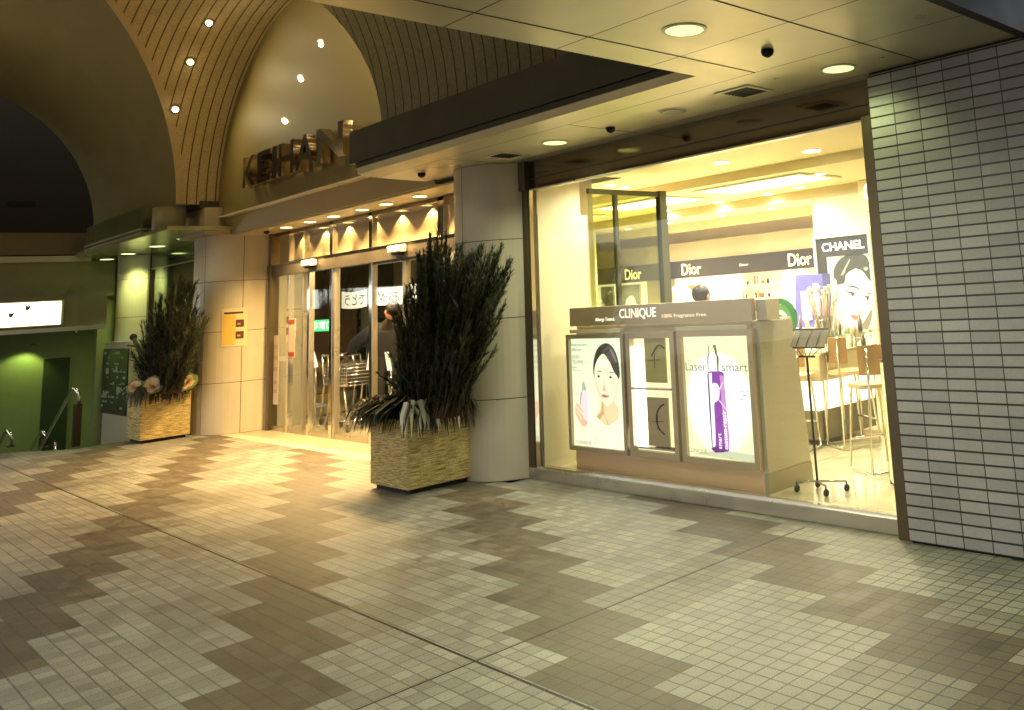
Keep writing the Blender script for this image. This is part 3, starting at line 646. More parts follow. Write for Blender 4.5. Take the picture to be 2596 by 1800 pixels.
# ---- person leaning over a trolley
def skin_body(name,M,parent,pts,edges,rad):
    me=bpy.data.meshes.new(name); me.from_pydata([Vector(p)-Vector(ORG[parent]) for p in pts],edges,[])
    o=bpy.data.objects.new(name,me); col.objects.link(o); o.parent=parent
    sk=o.modifiers.new('s','SKIN'); sub=o.modifiers.new('u','SUBSURF'); sub.levels=2; sub.render_levels=2
    for v,r_ in zip(me.skin_vertices[0].data,rad): v.radius=(r_,r_) if isinstance(r_,(int,float)) else r_
    me.skin_vertices[0].data[0].use_root=True
    dg=bpy.context.evaluated_depsgraph_get(); m2=bpy.data.meshes.new_from_object(o.evaluated_get(dg)); o.modifiers.clear(); o.data=m2
    for p in m2.polygons: p.use_smooth=True
    m2.materials.clear(); m2.materials.append(M); return o
Msk=mat('skin',(.48,.26,.13),.55); Mhair=mat('black_hair',(.015,.01,.008),.45); Mjac=mat('navy_jacket',(.035,.035,.05),.6,noise=.3,nscale=12); Mpan=mat('dark_trousers',(.03,.025,.02),.7)
p=thing('person','person in a dark padded jacket bending over a trolley behind the doors','person',(-11.75,5.9,0))
X,Y=-11.75,5.9
pts=[(X,Y,.82),(X-.06,Y-.01,.98),(X-.02,Y-.02,1.16),(X+.10,Y-.03,1.30),(X+.17,Y-.03,1.37),(X+.24,Y-.04,1.44),
 (X+.02,Y-.20,1.25),(X-.26,Y-.28,1.10),(X-.50,Y-.25,.98),(X-.60,Y-.22,.93),
 (X+.04,Y+.16,1.25),(X-.22,Y+.24,1.08),(X-.46,Y+.22,.97),(X-.56,Y+.2,.92),
 (X+.02,Y-.11,.76),(X+.08,Y-.12,.44),(X+.14,Y-.12,.08),(X+.03,Y-.13,.04),
 (X+.04,Y+.11,.76),(X+.14,Y+.12,.44),(X+.24,Y+.12,.08),(X+.13,Y+.12,.04)]
ed=[(0,1),(1,2),(2,3),(3,4),(4,5),(2,6),(6,7),(7,8),(8,9),(2,10),(10,11),(11,12),(12,13),(0,14),(14,15),(15,16),(16,17),(0,18),(18,19),(19,20),(20,21)]
rd=[.15,.16,.17,.09,.055,.06,.085,.065,.05,.035,.085,.065,.05,.035,.10,.075,.05,.045,.10,.075,.05,.045]
skin_body('body',Mpan,p,pts,ed,rd)
jp=pts[:14]; je=[e for e in ed if e[1]<14 and e not in ((3,4),(4,5),(8,9),(12,13))]
keep=[0,1,2,3,6,7,8,10,11,12]; mp={k:i for i,k in enumerate(keep)}
skin_body('jacket',Mjac,p,[jp[k] for k in keep],[(mp[a],mp[c]) for a,c in je if a in mp and c in mp],[.19,.20,.20,.10,.115,.09,.07,.115,.09,.07])
hx,hy,hz=X+.27,Y-.04,1.50
b=MB(); b.m(Msk); b.ball((hx,hy,hz),.10,(.92,.80,1.15),20); b.ball((hx-.08,hy-.03,hz-.02),.022); b.ball((hx+.01,hy-.085,hz-.01),.025,(.8,.5,1.2)); b.m(M_black); b.ball((hx-.075,hy-.055,hz+.015),.012); b.m(mat('lips',(.4,.12,.08),.5)); b.ball((hx-.075,hy-.03,hz-.06),.018,(.6,1.2,.5)); b.build('head',None,p)
b=MB(); b.ball((hx+.025,hy+.01,hz+.035),.108,(.98,.9,1.02),20); b.build('hair',Mhair,p)
def hand(mb,x,y,z,dx):
    mb.ball((x,y,z),.035,(1.2,.9,.6))
    for k in range(4): mb.tube([(x-.03,y-.027+.018*k,z),(x-.062-.004*(k%3),y-.03+.019*k,z-.012),(x-.070,y-.03+.019*k,z-.045)],.0085,6,.007)
    mb.tube([(x-.01,y+.03*dx,z),(x-.045,y+.045*dx,z-.01)],.009,6)
b=MB(); hand(b,X-.63,Y-.22,.92,1); b.build('hand',Msk,p)
b=MB(); hand(b,X-.59,Y+.2,.91,-1); b.build('hand',Msk,p)
# trolleys
def trolley(lb,x,y,s=1.0,cover=None):
    t=thing('shopping_trolley',lb,'trolley',(x,y,0),'trolleys just inside the doors')
    b=MB(); r=.014
    for dy in (-.22,.22):
        b.tube([(x-.32,y+dy,.10),(x-.22,y+dy,.55),(x-.30,y+dy,.95)],r); b.tube([(x+.32,y+dy,.10),(x+.18,y+dy,.55)],r); b.tube([(x-.22,y+dy,.55),(x+.26,y+dy,.60)],r); b.tube([(x-.32,y+dy,.14),(x+.32,y+dy,.14)],r)
    b.tube([(x-.30,y-.22,.95),(x-.30,y+.22,.95)],r*1.3); b.tube([(x-.3,y-.22,.14),(x-.3,y+.22,.14)],r); b.tube([(x+.3,y-.22,.14),(x+.3,y+.22,.14)],r)
    b.build('frame',M_chrome,t)
    b=MB()
    for k in range(7):
        z=.58+.045*k; e=.03*k/6
        b.tube([(x-.22-e,y-.22,z),(x+.24+e,y-.22,z),(x+.24+e,y+.22,z),(x-.22-e,y+.22,z),(x-.22-e,y-.22,z)],.006,5)
    for k in range(9):
        q=-.22+.0575*k; b.tube([(x+q,y-.22,.58),(x+q*1.1,y-.22,.85)],.005,5)
    b.build('basket',M_chrome,t)
    for dx in (-.3,.3):
        for dy in (-.22,.22):
            b=MB(); b.tube([(x+dx,y+dy-.012,.05),(x+dx,y+dy+.012,.05)],.05,14); b.build('wheel',M_black,t)
    if cover:
        b=MB(); b.box(x-.2,x+.22,y-.20,y+.20,.60,.84,.02); b.build('bag',cover,t)
trolley('empty wire trolley behind the narrow left glass leaf',-12.55,5.75)
trolley('wire trolley with a dark bag in front of the bending person',-11.95+.05,5.55,cover=mat('dark_bag',(.06,.05,.055),.6))
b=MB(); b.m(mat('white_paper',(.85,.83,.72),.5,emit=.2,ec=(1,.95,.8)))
t=thing('leaflet_stand','white leaflet stand just inside the leftmost doors','leaflet stand',(-12.75,5.4,0))
MB().tube([(-12.75,5.4,0.02),(-12.75,5.4,.9)],.015).tube([(-12.9,5.4,.02),(-12.6,5.4,.02)],.015).build('pole',M_chrome,t)
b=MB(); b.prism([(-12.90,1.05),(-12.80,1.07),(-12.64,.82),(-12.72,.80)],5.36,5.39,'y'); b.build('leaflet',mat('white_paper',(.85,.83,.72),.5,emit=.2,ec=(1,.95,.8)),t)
for i,(x,lb) in enumerate(((-10.95,'slanting white leaflet card on the central glass'),(-10.42,'second slanting white card right of the first'))):
    t=thing('leaflet_card',lb,'card',(x,5.3,.8),'white cards behind the central glass')
    b=MB(); s=1 if i==0 else -1
    b.prism([(x-.05*s,.80),(x+.03*s,.80),(x+.10*s,1.02),(x+.02*s,1.02)],5.28,5.30,'y'); b.build('card',MATS['white_paper'],t)
    b=MB(); b.tube([(x,5.31,0),(x,5.31,.82)],.012); b.build('stand',M_chrome,t)
t=thing('merchandise_rack','dark rack with small pale goods deep inside the left doors','rack',(-15,7.6,0))
MB().box(-16.2,-14.6,7.6,7.7,0,2.0).build('back',mat('rack_dark',(.02,.012,.012),.6),t)
b=MB()
for k in range(4):
    for j in range(3): b.box(-15.9+.42*j,-15.68+.42*j,7.5,7.6,.9+.25*k,1.02+.25*k)
b.build('goods',mat('pale_goods',(.5,.42,.36),.5),t)
t=thing('red_display','reddish brown fabric display beyond the centre doors','display',(-13.2,7.4,0))
b=MB(); b.box(-13.9,-12.3,7.5,7.7,.0,1.15,.05); b.ball((-13.3,7.5,1.15),.35,(1.6,.5,.9)); b.build('fabric',mat('rust_fabric',(.22,.05,.015),.7,noise=.5,nscale=6),t)
# ================================================================= SHOP SHELL
ZI=2.74
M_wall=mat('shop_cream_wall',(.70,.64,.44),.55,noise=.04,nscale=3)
b=MB(); b.m(M_wall); b.box(-6.9,-6.655,4.80,5.372,.05,2.29); b.box(-6.9,-6.665,4.80,5.30,2.29,ZI); tag(b.build('display_wall'),'plain cream wall inside the window at the left of the cosmetics counter','wall')
b=MB(); b.m(mat('shop_ceiling_paint',(.62,.55,.34),.6,noise=.03)); b.prism([(-7.0,4.81),(-2,4.81),(-2,7.0),(-12.1,7.0),(-10.6,6.15),(-7.0,6.15)],ZI,ZI+.06,'z'); b.box(-14.2,-2.0,7.0,13,ZI-.10,ZI+.06)
b.m(mat('ceiling_step',(.45,.39,.22),.6)); b.box(-14.2,-2.0,8.6,8.7,ZI-.22,ZI-.10); b.box(-14.2,-2,10.4,10.5,ZI-.24,ZI-.1)
struct(b.build('shop_ceiling'))
b=MB(); b.m(M_wall); b.box(-6.36,-2.0,8.66,8.8,.05,ZI); b.box(-2.05,-1.95,4.96,8.8,.05,ZI); b.m(mat('beige_pilaster',(.50,.42,.26),.5)); b.box(-5.54,-5.40,8.60,8.66,.05,ZI); 
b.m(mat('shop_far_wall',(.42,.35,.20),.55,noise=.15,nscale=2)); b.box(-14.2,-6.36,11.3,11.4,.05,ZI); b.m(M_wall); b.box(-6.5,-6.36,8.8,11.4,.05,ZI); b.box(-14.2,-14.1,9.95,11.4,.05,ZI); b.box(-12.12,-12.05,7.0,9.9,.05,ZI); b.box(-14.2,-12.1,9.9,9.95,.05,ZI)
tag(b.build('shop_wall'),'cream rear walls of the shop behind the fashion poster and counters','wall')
# ceiling light panels + downlights
def cpanel(lb,x0,x1,y0,y1,z):
    t=thing('ceiling_light_panel',lb,'ceiling light',((x0+x1)/2,(y0+y1)/2,z),'recessed glowing panels in the shop ceiling')
    MB().box(x0-.08,x1+.08,y0-.08,y0,z-.02,z-.001).box(x0-.08,x1+.08,y1,y1+.08,z-.02,z-.001).box(x0-.08,x0,y0,y1,z-.02,z-.001).box(x1,x1+.08,y0,y1,z-.02,z-.001).build('frame',M_trim,t)
    b=MB(); b.f([(x0,y0,z-.004),(x0,y1,z-.004),(x1,y1,z-.004),(x1,y0,z-.004)]); b.build('diffuser',mat('panel_glow',(1,.95,.65),.5,emit=6,ec=(1,.93,.68)),t)
cpanel('glowing ceiling panel at the right, above the fashion poster side',-6.9,-5.5,7.25,7.85,ZI-.10)
cpanel('glowing ceiling panel in the middle of the ceiling',-8.8,-7.5,7.25,7.85,ZI-.10)
cpanel('glowing ceiling panel at the left behind the glass partition',-10.8,-9.5,7.25,7.85,ZI-.10)
lp=[(-5.75,6.35,.08),(-7.5,6.4,.06),(-5.0,5.5,.06),(-6.3,8.3,.07),(-7.5,8.75,.06),(-8.2,8.75,.06),(-9.0,8.9,.06),(-7.6,6.7,.06),(-5.4,7.5,.06),(-8.3,7.9,.06),(-7.3,9.3,.06),(-8.6,9.4,.06),(-9.6,8.0,.06),(-11.3,9.4,.06),(-4.86,7.55-.9,.09),(-6.75,7.4,.09),(-6.2,5.4,.07),(-3.9,5.35,.08),(-7.9,7.4,.07),(-8.9,7.45,.07),(-6.9,8.45,.07),(-7.8,8.5,.07),(-8.8,8.5,.07),(-9.8,8.9,.07),(-10.8,8.9,.07),(-7.2,10.1,.06),(-8.2,10.1,.06),(-9.2,10.1,.06),(-10.4,10.1,.06),(-11.4,10.1,.06),(-5.8,7.9,.07),(-4.7,8.2,.07)]
for i,(x,y,r) in enumerate(lp):
    z=ZI if y<7 else ZI-.10
    downlight('bright shop downlight %d, counted from the window inward'%(i+1),x,y,z,1,r=r,W=(36 if y<5.9 else (18 if (x>-6.5 and y>7.4) else 58)),c=SHOP,grp='downlights in the shop ceiling',lens='shop',ec=9,size=150)
# glass partition with dark post
t=thing('glass_partition','greenish glass partition with a dark upright post behind the cosmetics counter','partition',(-6.65,5.9,.05))
MB().box(-6.67,-6.60,6.30,6.40,.05,2.56,.004).build('post',mat('dark_green_metal',(.10,.10,.05),.3,metal=.6),t)
MB().box(-6.66,-6.62,5.38,6.30,2.50,2.55).build('rail',MATS['dark_green_metal'],t)
MB().box(-6.645,-6.637,5.38,6.30,.05,2.50).build('pane',glass('tinted_glass',(.74,.80,.62),1.6,.12),t)
MB().box(-6.66,-6.62,5.70,5.74,.05,2.5).build('thin_post',MATS['dark_green_metal'],t)
# ---- brand wall at the back
t=thing('brand_wall','back counter wall with a black band of gold lettering above lit shelves','shop fitting',(-9.5,11,0))
MB().box(-13.6,-6.55,11.0,11.3,2.04,2.36).build('grey_fascia',mat('grey_fascia',(.36,.31,.20),.4,noise=.15,nscale=2),t)
b=MB(); b.m(mat('black_gloss',(.012,.008,.008),.2)); b.box(-13.6,-6.55,10.94,11.3,1.745,2.04)
Mg=mat('gold_glow_letters',(1,.85,.3),.5,emit=.8,ec=(1,.88,.35))
for x0,x1 in ((-11.0,-10.53),(-8.62,-8.16),(-12.5,-12.05),(-7.5,-7.1)): put_text(b,'Dior',Mg,x0,x1,10.935,1.79,1.985,bold=.012)
put_text(b,'Dior',mat('dim_letters',(.5,.5,.5),.5,emit=.5,ec=(.7,.7,.8)),-9.65,-9.45,10.935,1.86,1.90)
b.build('band',None,t)
Mor=mat('peach_backlit',(.75,.45,.22),.6,emit=.55,ec=(1,.55,.25)); Mcr=mat('cream_backlit',(.8,.75,.55),.6,emit=.5,ec=(1,.9,.6))
for k,(x0,x1,M) in enumerate(((-13.5,-12.9,Mcr),(-12.8,-12.2,Mcr),(-11.35,-9.8,Mcr),(-9.75,-8.95,Mor),(-8.9,-8.45,Mcr),(-8.4,-7.5,Mor),(-7.45,-6.8,Mor))):
    MB().box(x0,x1,11.1,11.2,.9,1.74).build('light_panel',M,t)
b=MB(); r4=random.Random(5)
for x0,x1 in ((-9.75,-8.95),(-8.4,-7.5),(-7.45,-6.8)):
    for z in (1.55,1.33,1.12):
        b.box(x0,x1,10.98,11.09,z-.012,z)
b.build('shelf',M_trim,t)
cols=[(.5,.1,.05),(.8,.5,.2),(.7,.6,.4),(.2,.05,.02),(.8,.3,.15),(.85,.8,.6)]
for q,cc in enumerate(cols):
    b=MB()
    for k in range(16):
        x0,x1=r4.choice(((-9.72,-9.0),(-8.36,-7.55),(-7.4,-6.85))); x=r4.uniform(x0,x1-.05); z=r4.choice((1.12,1.33,1.55)); b.box(x,x+r4.uniform(.03,.08),11.0,11.05,z+.001,z+r4.uniform(.05,.14))
    b.build('cosmetics',mat('cosmetic_%d'%q,cc,.4),t)
# draped white fabric shapes / portrait panels on the back wall
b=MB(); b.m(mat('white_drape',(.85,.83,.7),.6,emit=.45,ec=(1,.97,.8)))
b.prism(spl([(-11.3,1.05),(-10.5,1.02),(-10.2,1.25),(-10.6,1.45),(-11.25,1.62),(-11.3,1.4)],4),10.99,11.04,'y'); b.prism(spl([(-10.3,1.5),(-9.95,1.35),(-9.75,1.2),(-9.9,1.08),(-10.35,1.15),(-10.45,1.35)],4),10.98,11.03,'y')
b.m(mat('brown_patch',(.25,.12,.05),.6)); b.prism([(-10.95,1.62),(-10.62,1.6),(-10.62,1.46),(-10.8,1.5)],10.975,10.99,'y')
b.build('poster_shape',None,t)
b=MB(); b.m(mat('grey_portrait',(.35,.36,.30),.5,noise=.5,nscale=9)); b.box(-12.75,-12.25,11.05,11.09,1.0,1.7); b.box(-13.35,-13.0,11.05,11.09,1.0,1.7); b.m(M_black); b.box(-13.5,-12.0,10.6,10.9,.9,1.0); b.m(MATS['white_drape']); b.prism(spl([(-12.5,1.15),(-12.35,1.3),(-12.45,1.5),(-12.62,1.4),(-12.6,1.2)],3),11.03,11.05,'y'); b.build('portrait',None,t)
# ================================================================= FLAT ART (posters in light boxes)
def art(mb,x0,z0,W,H,y,shapes,em=.0,step=.0012):
    for i,(nm,c,e,pts) in enumerate(shapes):
        mb.m(mat(nm,tuple(q*.3 for q in c),.5,emit=e*.92,ec=c))
        yy=y-step*(i+1)
        mb.f([(x0+u*W,yy,z0+v*H) for u,v in pts])
# ================================================================= COSMETICS COUNTER
CY=4.94
t=thing('cosmetics_counter','bronze and cream cosmetics display counter with two lit posters facing the window','display counter',(-5.3,5.1,.05))
Mcb=mat('counter_bronze',(.52,.40,.24),.32,metal=.35,noise=.08,nscale=5); Mcc=mat('counter_cream',(.60,.52,.34),.45)
Mcs=mat('counter_side',(.52,.47,.35),.6,noise=.12,nscale=60)
MB().prism([(CY+.06,.05),(5.47,.05),(5.36,1.235),(CY+.06,1.235)],-6.40,-4.262,'x').build('carcass',Mcc,t)
MB().prism([(CY+.02,.19),(5.462,.19),(5.36,1.25),(CY+.02,1.25)],-4.262,-4.232,'x').build('side_panel',Mcs,t)
MB().prism([(CY+.01,.05),(5.475,.05),(5.462,.188),(CY+.01,.188)],-4.262,-4.228,'x').build('plinth_side',mat('plinth_grey',(.36,.31,.2),.4),t)
MB().box(-6.42,-4.262,CY+.02,CY+.06,.05,.205,.004).build('plinth',mat('plinth_peach',(.78,.52,.28),.35,metal=.1),t)
MB().box(-6.40,-4.26,CY+.06,5.38,1.236,1.262,.004).build('top',Mcc,t)
b=MB(); b.m(Mcb); b.box(-6.42,-4.27,CY+.0,CY+.05,1.264,1.425,.004)
Mwl=mat('white_letters',(.95,.92,.78),.5,emit=.45,ec=(1,.96,.75)); Mol=mat('peach_letters',(.95,.75,.5),.5,emit=.35,ec=(1,.8,.55))
put_text(b,'CLINIQUE',Mwl,-5.74,-5.29,CY-.002,1.305,1.395,bold=.006)
put_text(b,'Allergy Tested.',Mwl,-6.06,-5.80,CY-.002,1.293,1.33,bold=.008)
put_text(b,'100% Fragrance Free.',Mol,-5.22,-4.72,CY-.002,1.300,1.336,bold=.006)
b.build('header_board',None,t)
MB().box(-4.27,-4.17,CY+.05,CY+.20,1.262,1.41).build('header_return',Mcc,t)
for x0,x1 in ((-6.40,-5.72),(-5.06,-4.31)):
    MB().box(x0,x1,CY-.02,CY+.02,1.205,1.235).build('shelf_lip',mat('pale_lip',(.75,.68,.45),.4),t)
# left light box
def frame(mb,x0,x1,z0,z1,wd,y0,y1):
    mb.box(x0,x0+wd,y0,y1,z0,z1); mb.box(x1-wd,x1,y0,y1,z0,z1); mb.box(x0+wd,x1-wd,y0,y1,z0,z0+wd); mb.box(x0+wd,x1-wd,y0,y1,z1-wd,z1)
b=MB(); frame(b,-6.445,-5.68,.215,1.195,.036,CY-.03,CY+.02); b.build('poster_frame',Mcb,t)
E_=.44
U=lambda x,y:((x-95-(y-150)*.02)/600,1-(y-150)/1310)
def PP(*a): return [U(*q) for q in a]
sh=[('lp_back',(.80,.90,.60),E_,[(0,0),(1,0),(1,1),(0,1)]),
 ('lp_blush',(.90,.92,.62),E_,[(.0,.0),(.55,0),(.5,.6),(.3,.95),(.1,.9)]),
 ('lp_blouse',(.88,.93,.66),E_,spl(PP((340,1180),(400,1110),(500,1200),(640,1090),(735,1130),(742,1470),(300,1440)),4)),
 ('lp_fold',(.72,.76,.50),E_,PP((360,1180),(372,1300),(365,1440),(380,1440),(388,1290))),
 ('lp_neck',(.88,.66,.36),E_,spl(PP((455,880),(440,1010),(392,1090),(500,1190),(600,1140),(650,1060),(600,900)),4)),
 ('lp_neckshade',(.62,.38,.16),E_,spl(PP((460,900),(450,1020),(400,1095),(440,1120),(478,1060),(520,1180),(530,1170),(480,1040),(478,930)),3)),
 ('lp_hair',(.07,.06,.04),0.264,spl(PP((372,590),(368,470),(395,330),(445,245),(512,210),(575,235),(630,330),(660,470),(662,620),(600,640),(400,640)),4)),
 ('lp_face',(.98,.86,.56),E_,spl(PP((382,640),(384,520),(412,420),(460,352),(500,345),(560,440),(600,540),(645,620),(655,700),(630,830),(585,920),(530,965),(480,930),(430,840),(398,750)),4)),
 ('lp_shade2',(.88,.68,.40),E_,spl(PP((652,640),(655,700),(630,830),(585,920),(545,955),(600,860),(632,740)),3)),
 ('lp_fore',(1,.93,.68),E_,spl(PP((440,440),(490,380),(540,450),(560,520),(500,500),(450,500)),3)),
 ('lp_hairlight',(.30,.28,.22),.25,spl(PP((560,260),(610,330),(640,430),(625,430),(590,350)),3)),
 ('lp_cheek',(.93,.70,.40),E_,spl(PP((392,650),(410,640),(440,760),(480,860),(470,890),(425,820),(400,740)),3)),
 ('lp_brow',(.12,.08,.04),0.22,spl(PP((415,545),(450,540),(480,562),(450,552)),2)),
 ('lp_brow',(.12,.08,.04),0.22,spl(PP((540,568),(590,550),(625,570),(590,560)),2)),
 ('lp_eyewhite',(.9,.88,.7),0.352,spl(PP((412,610),(440,592),(468,612),(440,622)),3)),
 ('lp_eyewhite',(.9,.88,.7),0.352,spl(PP((548,618),(575,600),(608,618),(578,630)),3)),
 ('lp_iris',(.06,.04,.03),0.176,ell(*U(441,607),.022,.011)),('lp_iris',(.06,.04,.03),0.176,ell(*U(577,614),.022,.011)),
 ('lp_noseline',(.80,.50,.25),E_,spl(PP((492,600),(500,700),(485,770),(500,785),(520,780),(508,700)),3)),
 ('lp_lips',(.75,.22,.14),0.308,spl(PP((472,832),(500,820),(520,826),(562,836),(535,855),(500,858)),3)),
 ('lp_cap',(.55,.62,.40),0.352,PP((252,690),(268,670),(292,720),(300,790),(243,790))),
 ('lp_bottle',(.85,.72,.72),E_,spl(PP((242,800),(300,795),(318,900),(318,1160),(300,1175),(245,1165)),2)),
 ('lp_bottleshade',(.40,.22,.36),0.22,PP((236,800),(246,800),(232,960),(240,1080),(225,950))),
 ('lp_hand',(.90,.50,.30),E_,spl(PP((180,950),(205,950),(250,1020),(262,1110),(310,1165),(290,1210),(245,1210),(190,1110),(165,1040)),3)),
 ('lp_finger',(.97,.78,.50),E_,spl(PP((185,935),(200,930),(252,985),(250,1005)),3)),('lp_finger',(.97,.78,.50),E_,spl(PP((178,985),(195,980),(255,1060),(250,1080)),3)),
 ('lp_finger',(.97,.78,.50),E_,spl(PP((176,1030),(190,1030),(248,1120),(240,1135)),3))]
b=MB(); art(b,-6.409,.252,.692,.905,CY-.0,sh)
Mpt=mat('poster_ink',(.22,.27,.17),.6,emit=.12)
X0,Z0,WW,HH=-6.409,.252,.692,.905
def ptx(s,u0,u1,v0,v1,M=Mpt,**k): put_text(b,s,M,X0+u0*WW,X0+u1*WW,CY-.034,Z0+v0*HH,Z0+v1*HH,**k)
ptx('Being not even',.06,.38,.925,.96); ptx('different',.07,.27,.885,.915); ptx('光の肌へ',.07,.25,.81,.85); ptx('「肌の透明感」へ。',.08,.38,.765,.80); ptx('Laser',.07,.17,.725,.745); ptx('The smart way',.07,.26,.695,.715)
ptx('CLINIQUE',.10,.40,.02,.055)
b.build('left_poster',None,t)['label']='lit poster of a dark haired woman holding a pale bottle'
# middle niche
b=MB(); frame(b,-5.66,-5.085,.215,1.20,.05,CY-.02,CY+.03); b.build('niche_frame',Mcb,t)
b=MB(); b.m(mat('niche_cream',(.80,.72,.34),.4,emit=.34,ec=(1,.95,.5))); b.box(-5.61,-5.135,CY+.03,CY+.05,.265,1.15); b.m(mat('niche_tube',(1,1,1),.4,emit=1.5,ec=(.95,.95,1))); b.box(-5.605,-5.50,CY+.012,CY+.03,.30,1.08); b.build('niche_back',None,t)
for z0,z1,c in ((.80,1.15,(.50,.43,.13)),(.31,.685,(.46,.36,.20))):
    b=MB(); b.m(mat('panel_%d'%int(z0*100),c,.3)); b.box(-5.445,-5.205,CY-.005,CY+.01,z0,z1)
    b.m(mat('ink_dark',(.02,.015,.01),.5)); zc2=(z0+z1)/2
    pts=[(-5.44+.22*math.sin(R(a))*.9+.01,CY-.008,zc2-.02+.16*math.cos(R(a))) for a in range(10,100,8)]
    if z0>.5: pts=[(-5.36+.15*k/8,CY-.008,z1-.14+.085*math.sin(k/8*math.pi*.75)) for k in range(9)]
    else: pts=[(-5.21-.13*math.sin(R(a)),CY-.008,z0+.17-.12*math.cos(R(a))+.04) for a in range(20,170,12)]
    b.tube(pts,.005,6); b.tube([(-5.40,CY-.008,zc2),(-5.26,CY-.008,zc2+.005)],.002,4); b.tube([(-5.33,CY-.008,zc2-.06),(-5.325,CY-.008,zc2+.05)],.0018,4)
    b.build('product_card',None,t)
for z in (.745,.285): MB().box(-5.60,-5.14,CY-.025,CY+.03,z,z+.014).build('niche_shelf',M_brush,t)
MB().box(-5.36,-5.15,CY-.02,CY+.02,.30,.308).build('small_tray',M_bronze,t)
# right light box
b=MB(); frame(b,-5.04,-4.262,.215,1.205,.048,CY-.03,CY+.02); b.build('poster_frame',Mcb,t)
X0,Z0,WW,HH=-4.992,.262,.682,.895
V=lambda x,y:((x-150-(y-100)*.045)/(715+(y-100)*.01),1-(y-100)/(1330+.0*x))
def QQ(*a): return [V(*q) for q in a]
sh=[('rp_back',(.93,.93,.50),E_,[(0,0),(1,0),(1,1),(0,1)]),
 ('rp_glow1',(.97,.97,.72),E_*1.05,ell(.5,.45,.50,.42,24)),('rp_glow2',(1,1,.93),E_*1.1,ell(.5,.47,.46,.34,24)),('rp_glow3',(1,1,1),E_*1.15,ell(.5,.5,.40,.26,24)),
 ('rp_floor',(.70,.75,.48),0.352,[(.05,.02),(.98,.0),(.98,.06),(.5,.075)]),
 ('rp_purple',(.30,.06,.42),0.352,spl(QQ((430,520),(445,492),(520,478),(590,495),(604,530),(612,700),(640,1000),(655,1310),(600,1345),(540,1358),(482,1335),(455,1000),(438,700)),4)),
 ('rp_lilac',(.60,.30,.62),0.396,QQ((560,520),(604,540),(640,1000),(655,1310),(615,1300),(575,800))),
 ('rp_silver',(.93,.93,.90),0.44,QQ((440,510),(475,500),(490,1320),(482,1330))),
 ('rp_silver',(.93,.93,.90),0.44,spl(QQ((470,640),(540,625),(560,720),(545,800),(500,840),(505,1000),(510,1280),(480,1300),(462,900)),3)),
 ('rp_pink',(.90,.65,.85),0.44,QQ((556,670),(600,590),(604,600),(566,690))),('rp_pink',(.90,.65,.85),0.44,QQ((560,790),(625,880),(628,900),(555,805))),
 ('rp_dark',(.06,.04,.10),0.176,QQ((430,520),(440,512),(462,900),(482,1330),(474,1320),(448,900))),
 ('rp_base',(.20,.03,.30),0.264,spl(QQ((478,1310),(620,1290),(625,1340),(550,1358),(485,1345)),3)),
 ('rp_cap',(.90,.90,.82),0.44,QQ((440,485),(440,330),(455,290),(548,290),(560,330),(558,485))),
 ('rp_capshade',(.25,.24,.14),0.22,QQ((528,485),(545,485),(535,310),(520,290),(515,250),(498,215),(500,195),(530,195),(545,300),(562,340),(558,485),(528,485))),
 ('rp_capdark',(.35,.34,.2),0.22,QQ((440,485),(448,485),(448,330),(462,285),(455,200),(445,205),(450,285),(436,330))),
 ('rp_mark',(.5,.6,.3),0.264,QQ((655,1400),(715,1408),(690,1415))) ]
b=MB(); art(b,X0,Z0,WW,HH,CY,sh,step=.0011)
ptx('Laser',.06,.385,.715,.785,bold=.0); ptx('smart',.62,.995,.715,.772)
Mrp=mat('white_print',(1,1,.98),.5,emit=.45); 
put_text(b,'smart\ncustom-repair',Mrp,X0+.505*WW,X0+.66*WW,CY-.036,Z0+.09*HH,Z0+.40*HH,rot=R(90))
ptx('CLINIQUE',.03,.32,.035,.075)
for u,v,a in ((.74,.545,.012),(.88,.555,.03),(.95,.555,.02),(.74,.525,.012),(.90,.52,.05),(.76,.49,.015),(.86,.49,.03)): b.f([(X0+u*WW,CY-.034,Z0+v*HH),(X0+(u+a)*WW,CY-.034,Z0+v*HH),(X0+(u+a)*WW,CY-.034,Z0+(v+.008)*HH),(X0+u*WW,CY-.034,Z0+(v+.008)*HH)])
b.build('right_poster',None,t)['label']='lit poster of a tall purple and silver bottle'
# ---- staff member behind the counter
p=thing('person','dark haired shop assistant seen from behind over the counter top','person',(-5.98,6.2,.05))
X,Y=-5.98,6.2
pts=[(X,Y,.85),(X,Y,1.0),(X,Y+.0,1.18),(X,Y,1.30),(X,Y,1.37),(X+.17,Y,1.20),(X+.24,Y+.05,.98),(X+.20,Y+.2,.88),(X-.17,Y,1.20),(X-.24,Y+.05,.98),(X-.20,Y+.2,.88),(X+.08,Y,.78),(X+.09,Y,.45),(X+.09,Y,.1),(X+.09,Y+.1,.08),(X-.08,Y,.78),(X-.09,Y,.45),(X-.09,Y,.1),(X-.09,Y+.1,.08)]
skin_body('body',mat('dark_uniform',(.03,.03,.04),.6),p,pts,[(0,1),(1,2),(2,3),(3,4),(2,5),(5,6),(6,7),(2,8),(8,9),(9,10),(0,11),(11,12),(12,13),(13,14),(0,15),(15,16),(16,17),(17,18)],[.13,.12,.14,.06,.05,.07,.05,.035,.07,.05,.035,.09,.065,.045,.04,.09,.065,.045,.04])
b=MB(); b.m(Msk); b.ball((X+.0,Y+.01,1.455),.088,(.85,.95,1.12),20); b.ball((X+.08,Y,1.445),.02,(.5,1,1.3)); b.ball((X-.08,Y,1.445),.02,(.5,1,1.3)); b.ball((X,Y+.095,1.44),.018); b.build('head',None,p)
b=MB(); b.ball((X,Y-.015,1.475),.096,(.92,.95,.98),20); b.build('hair',Mhair,p)
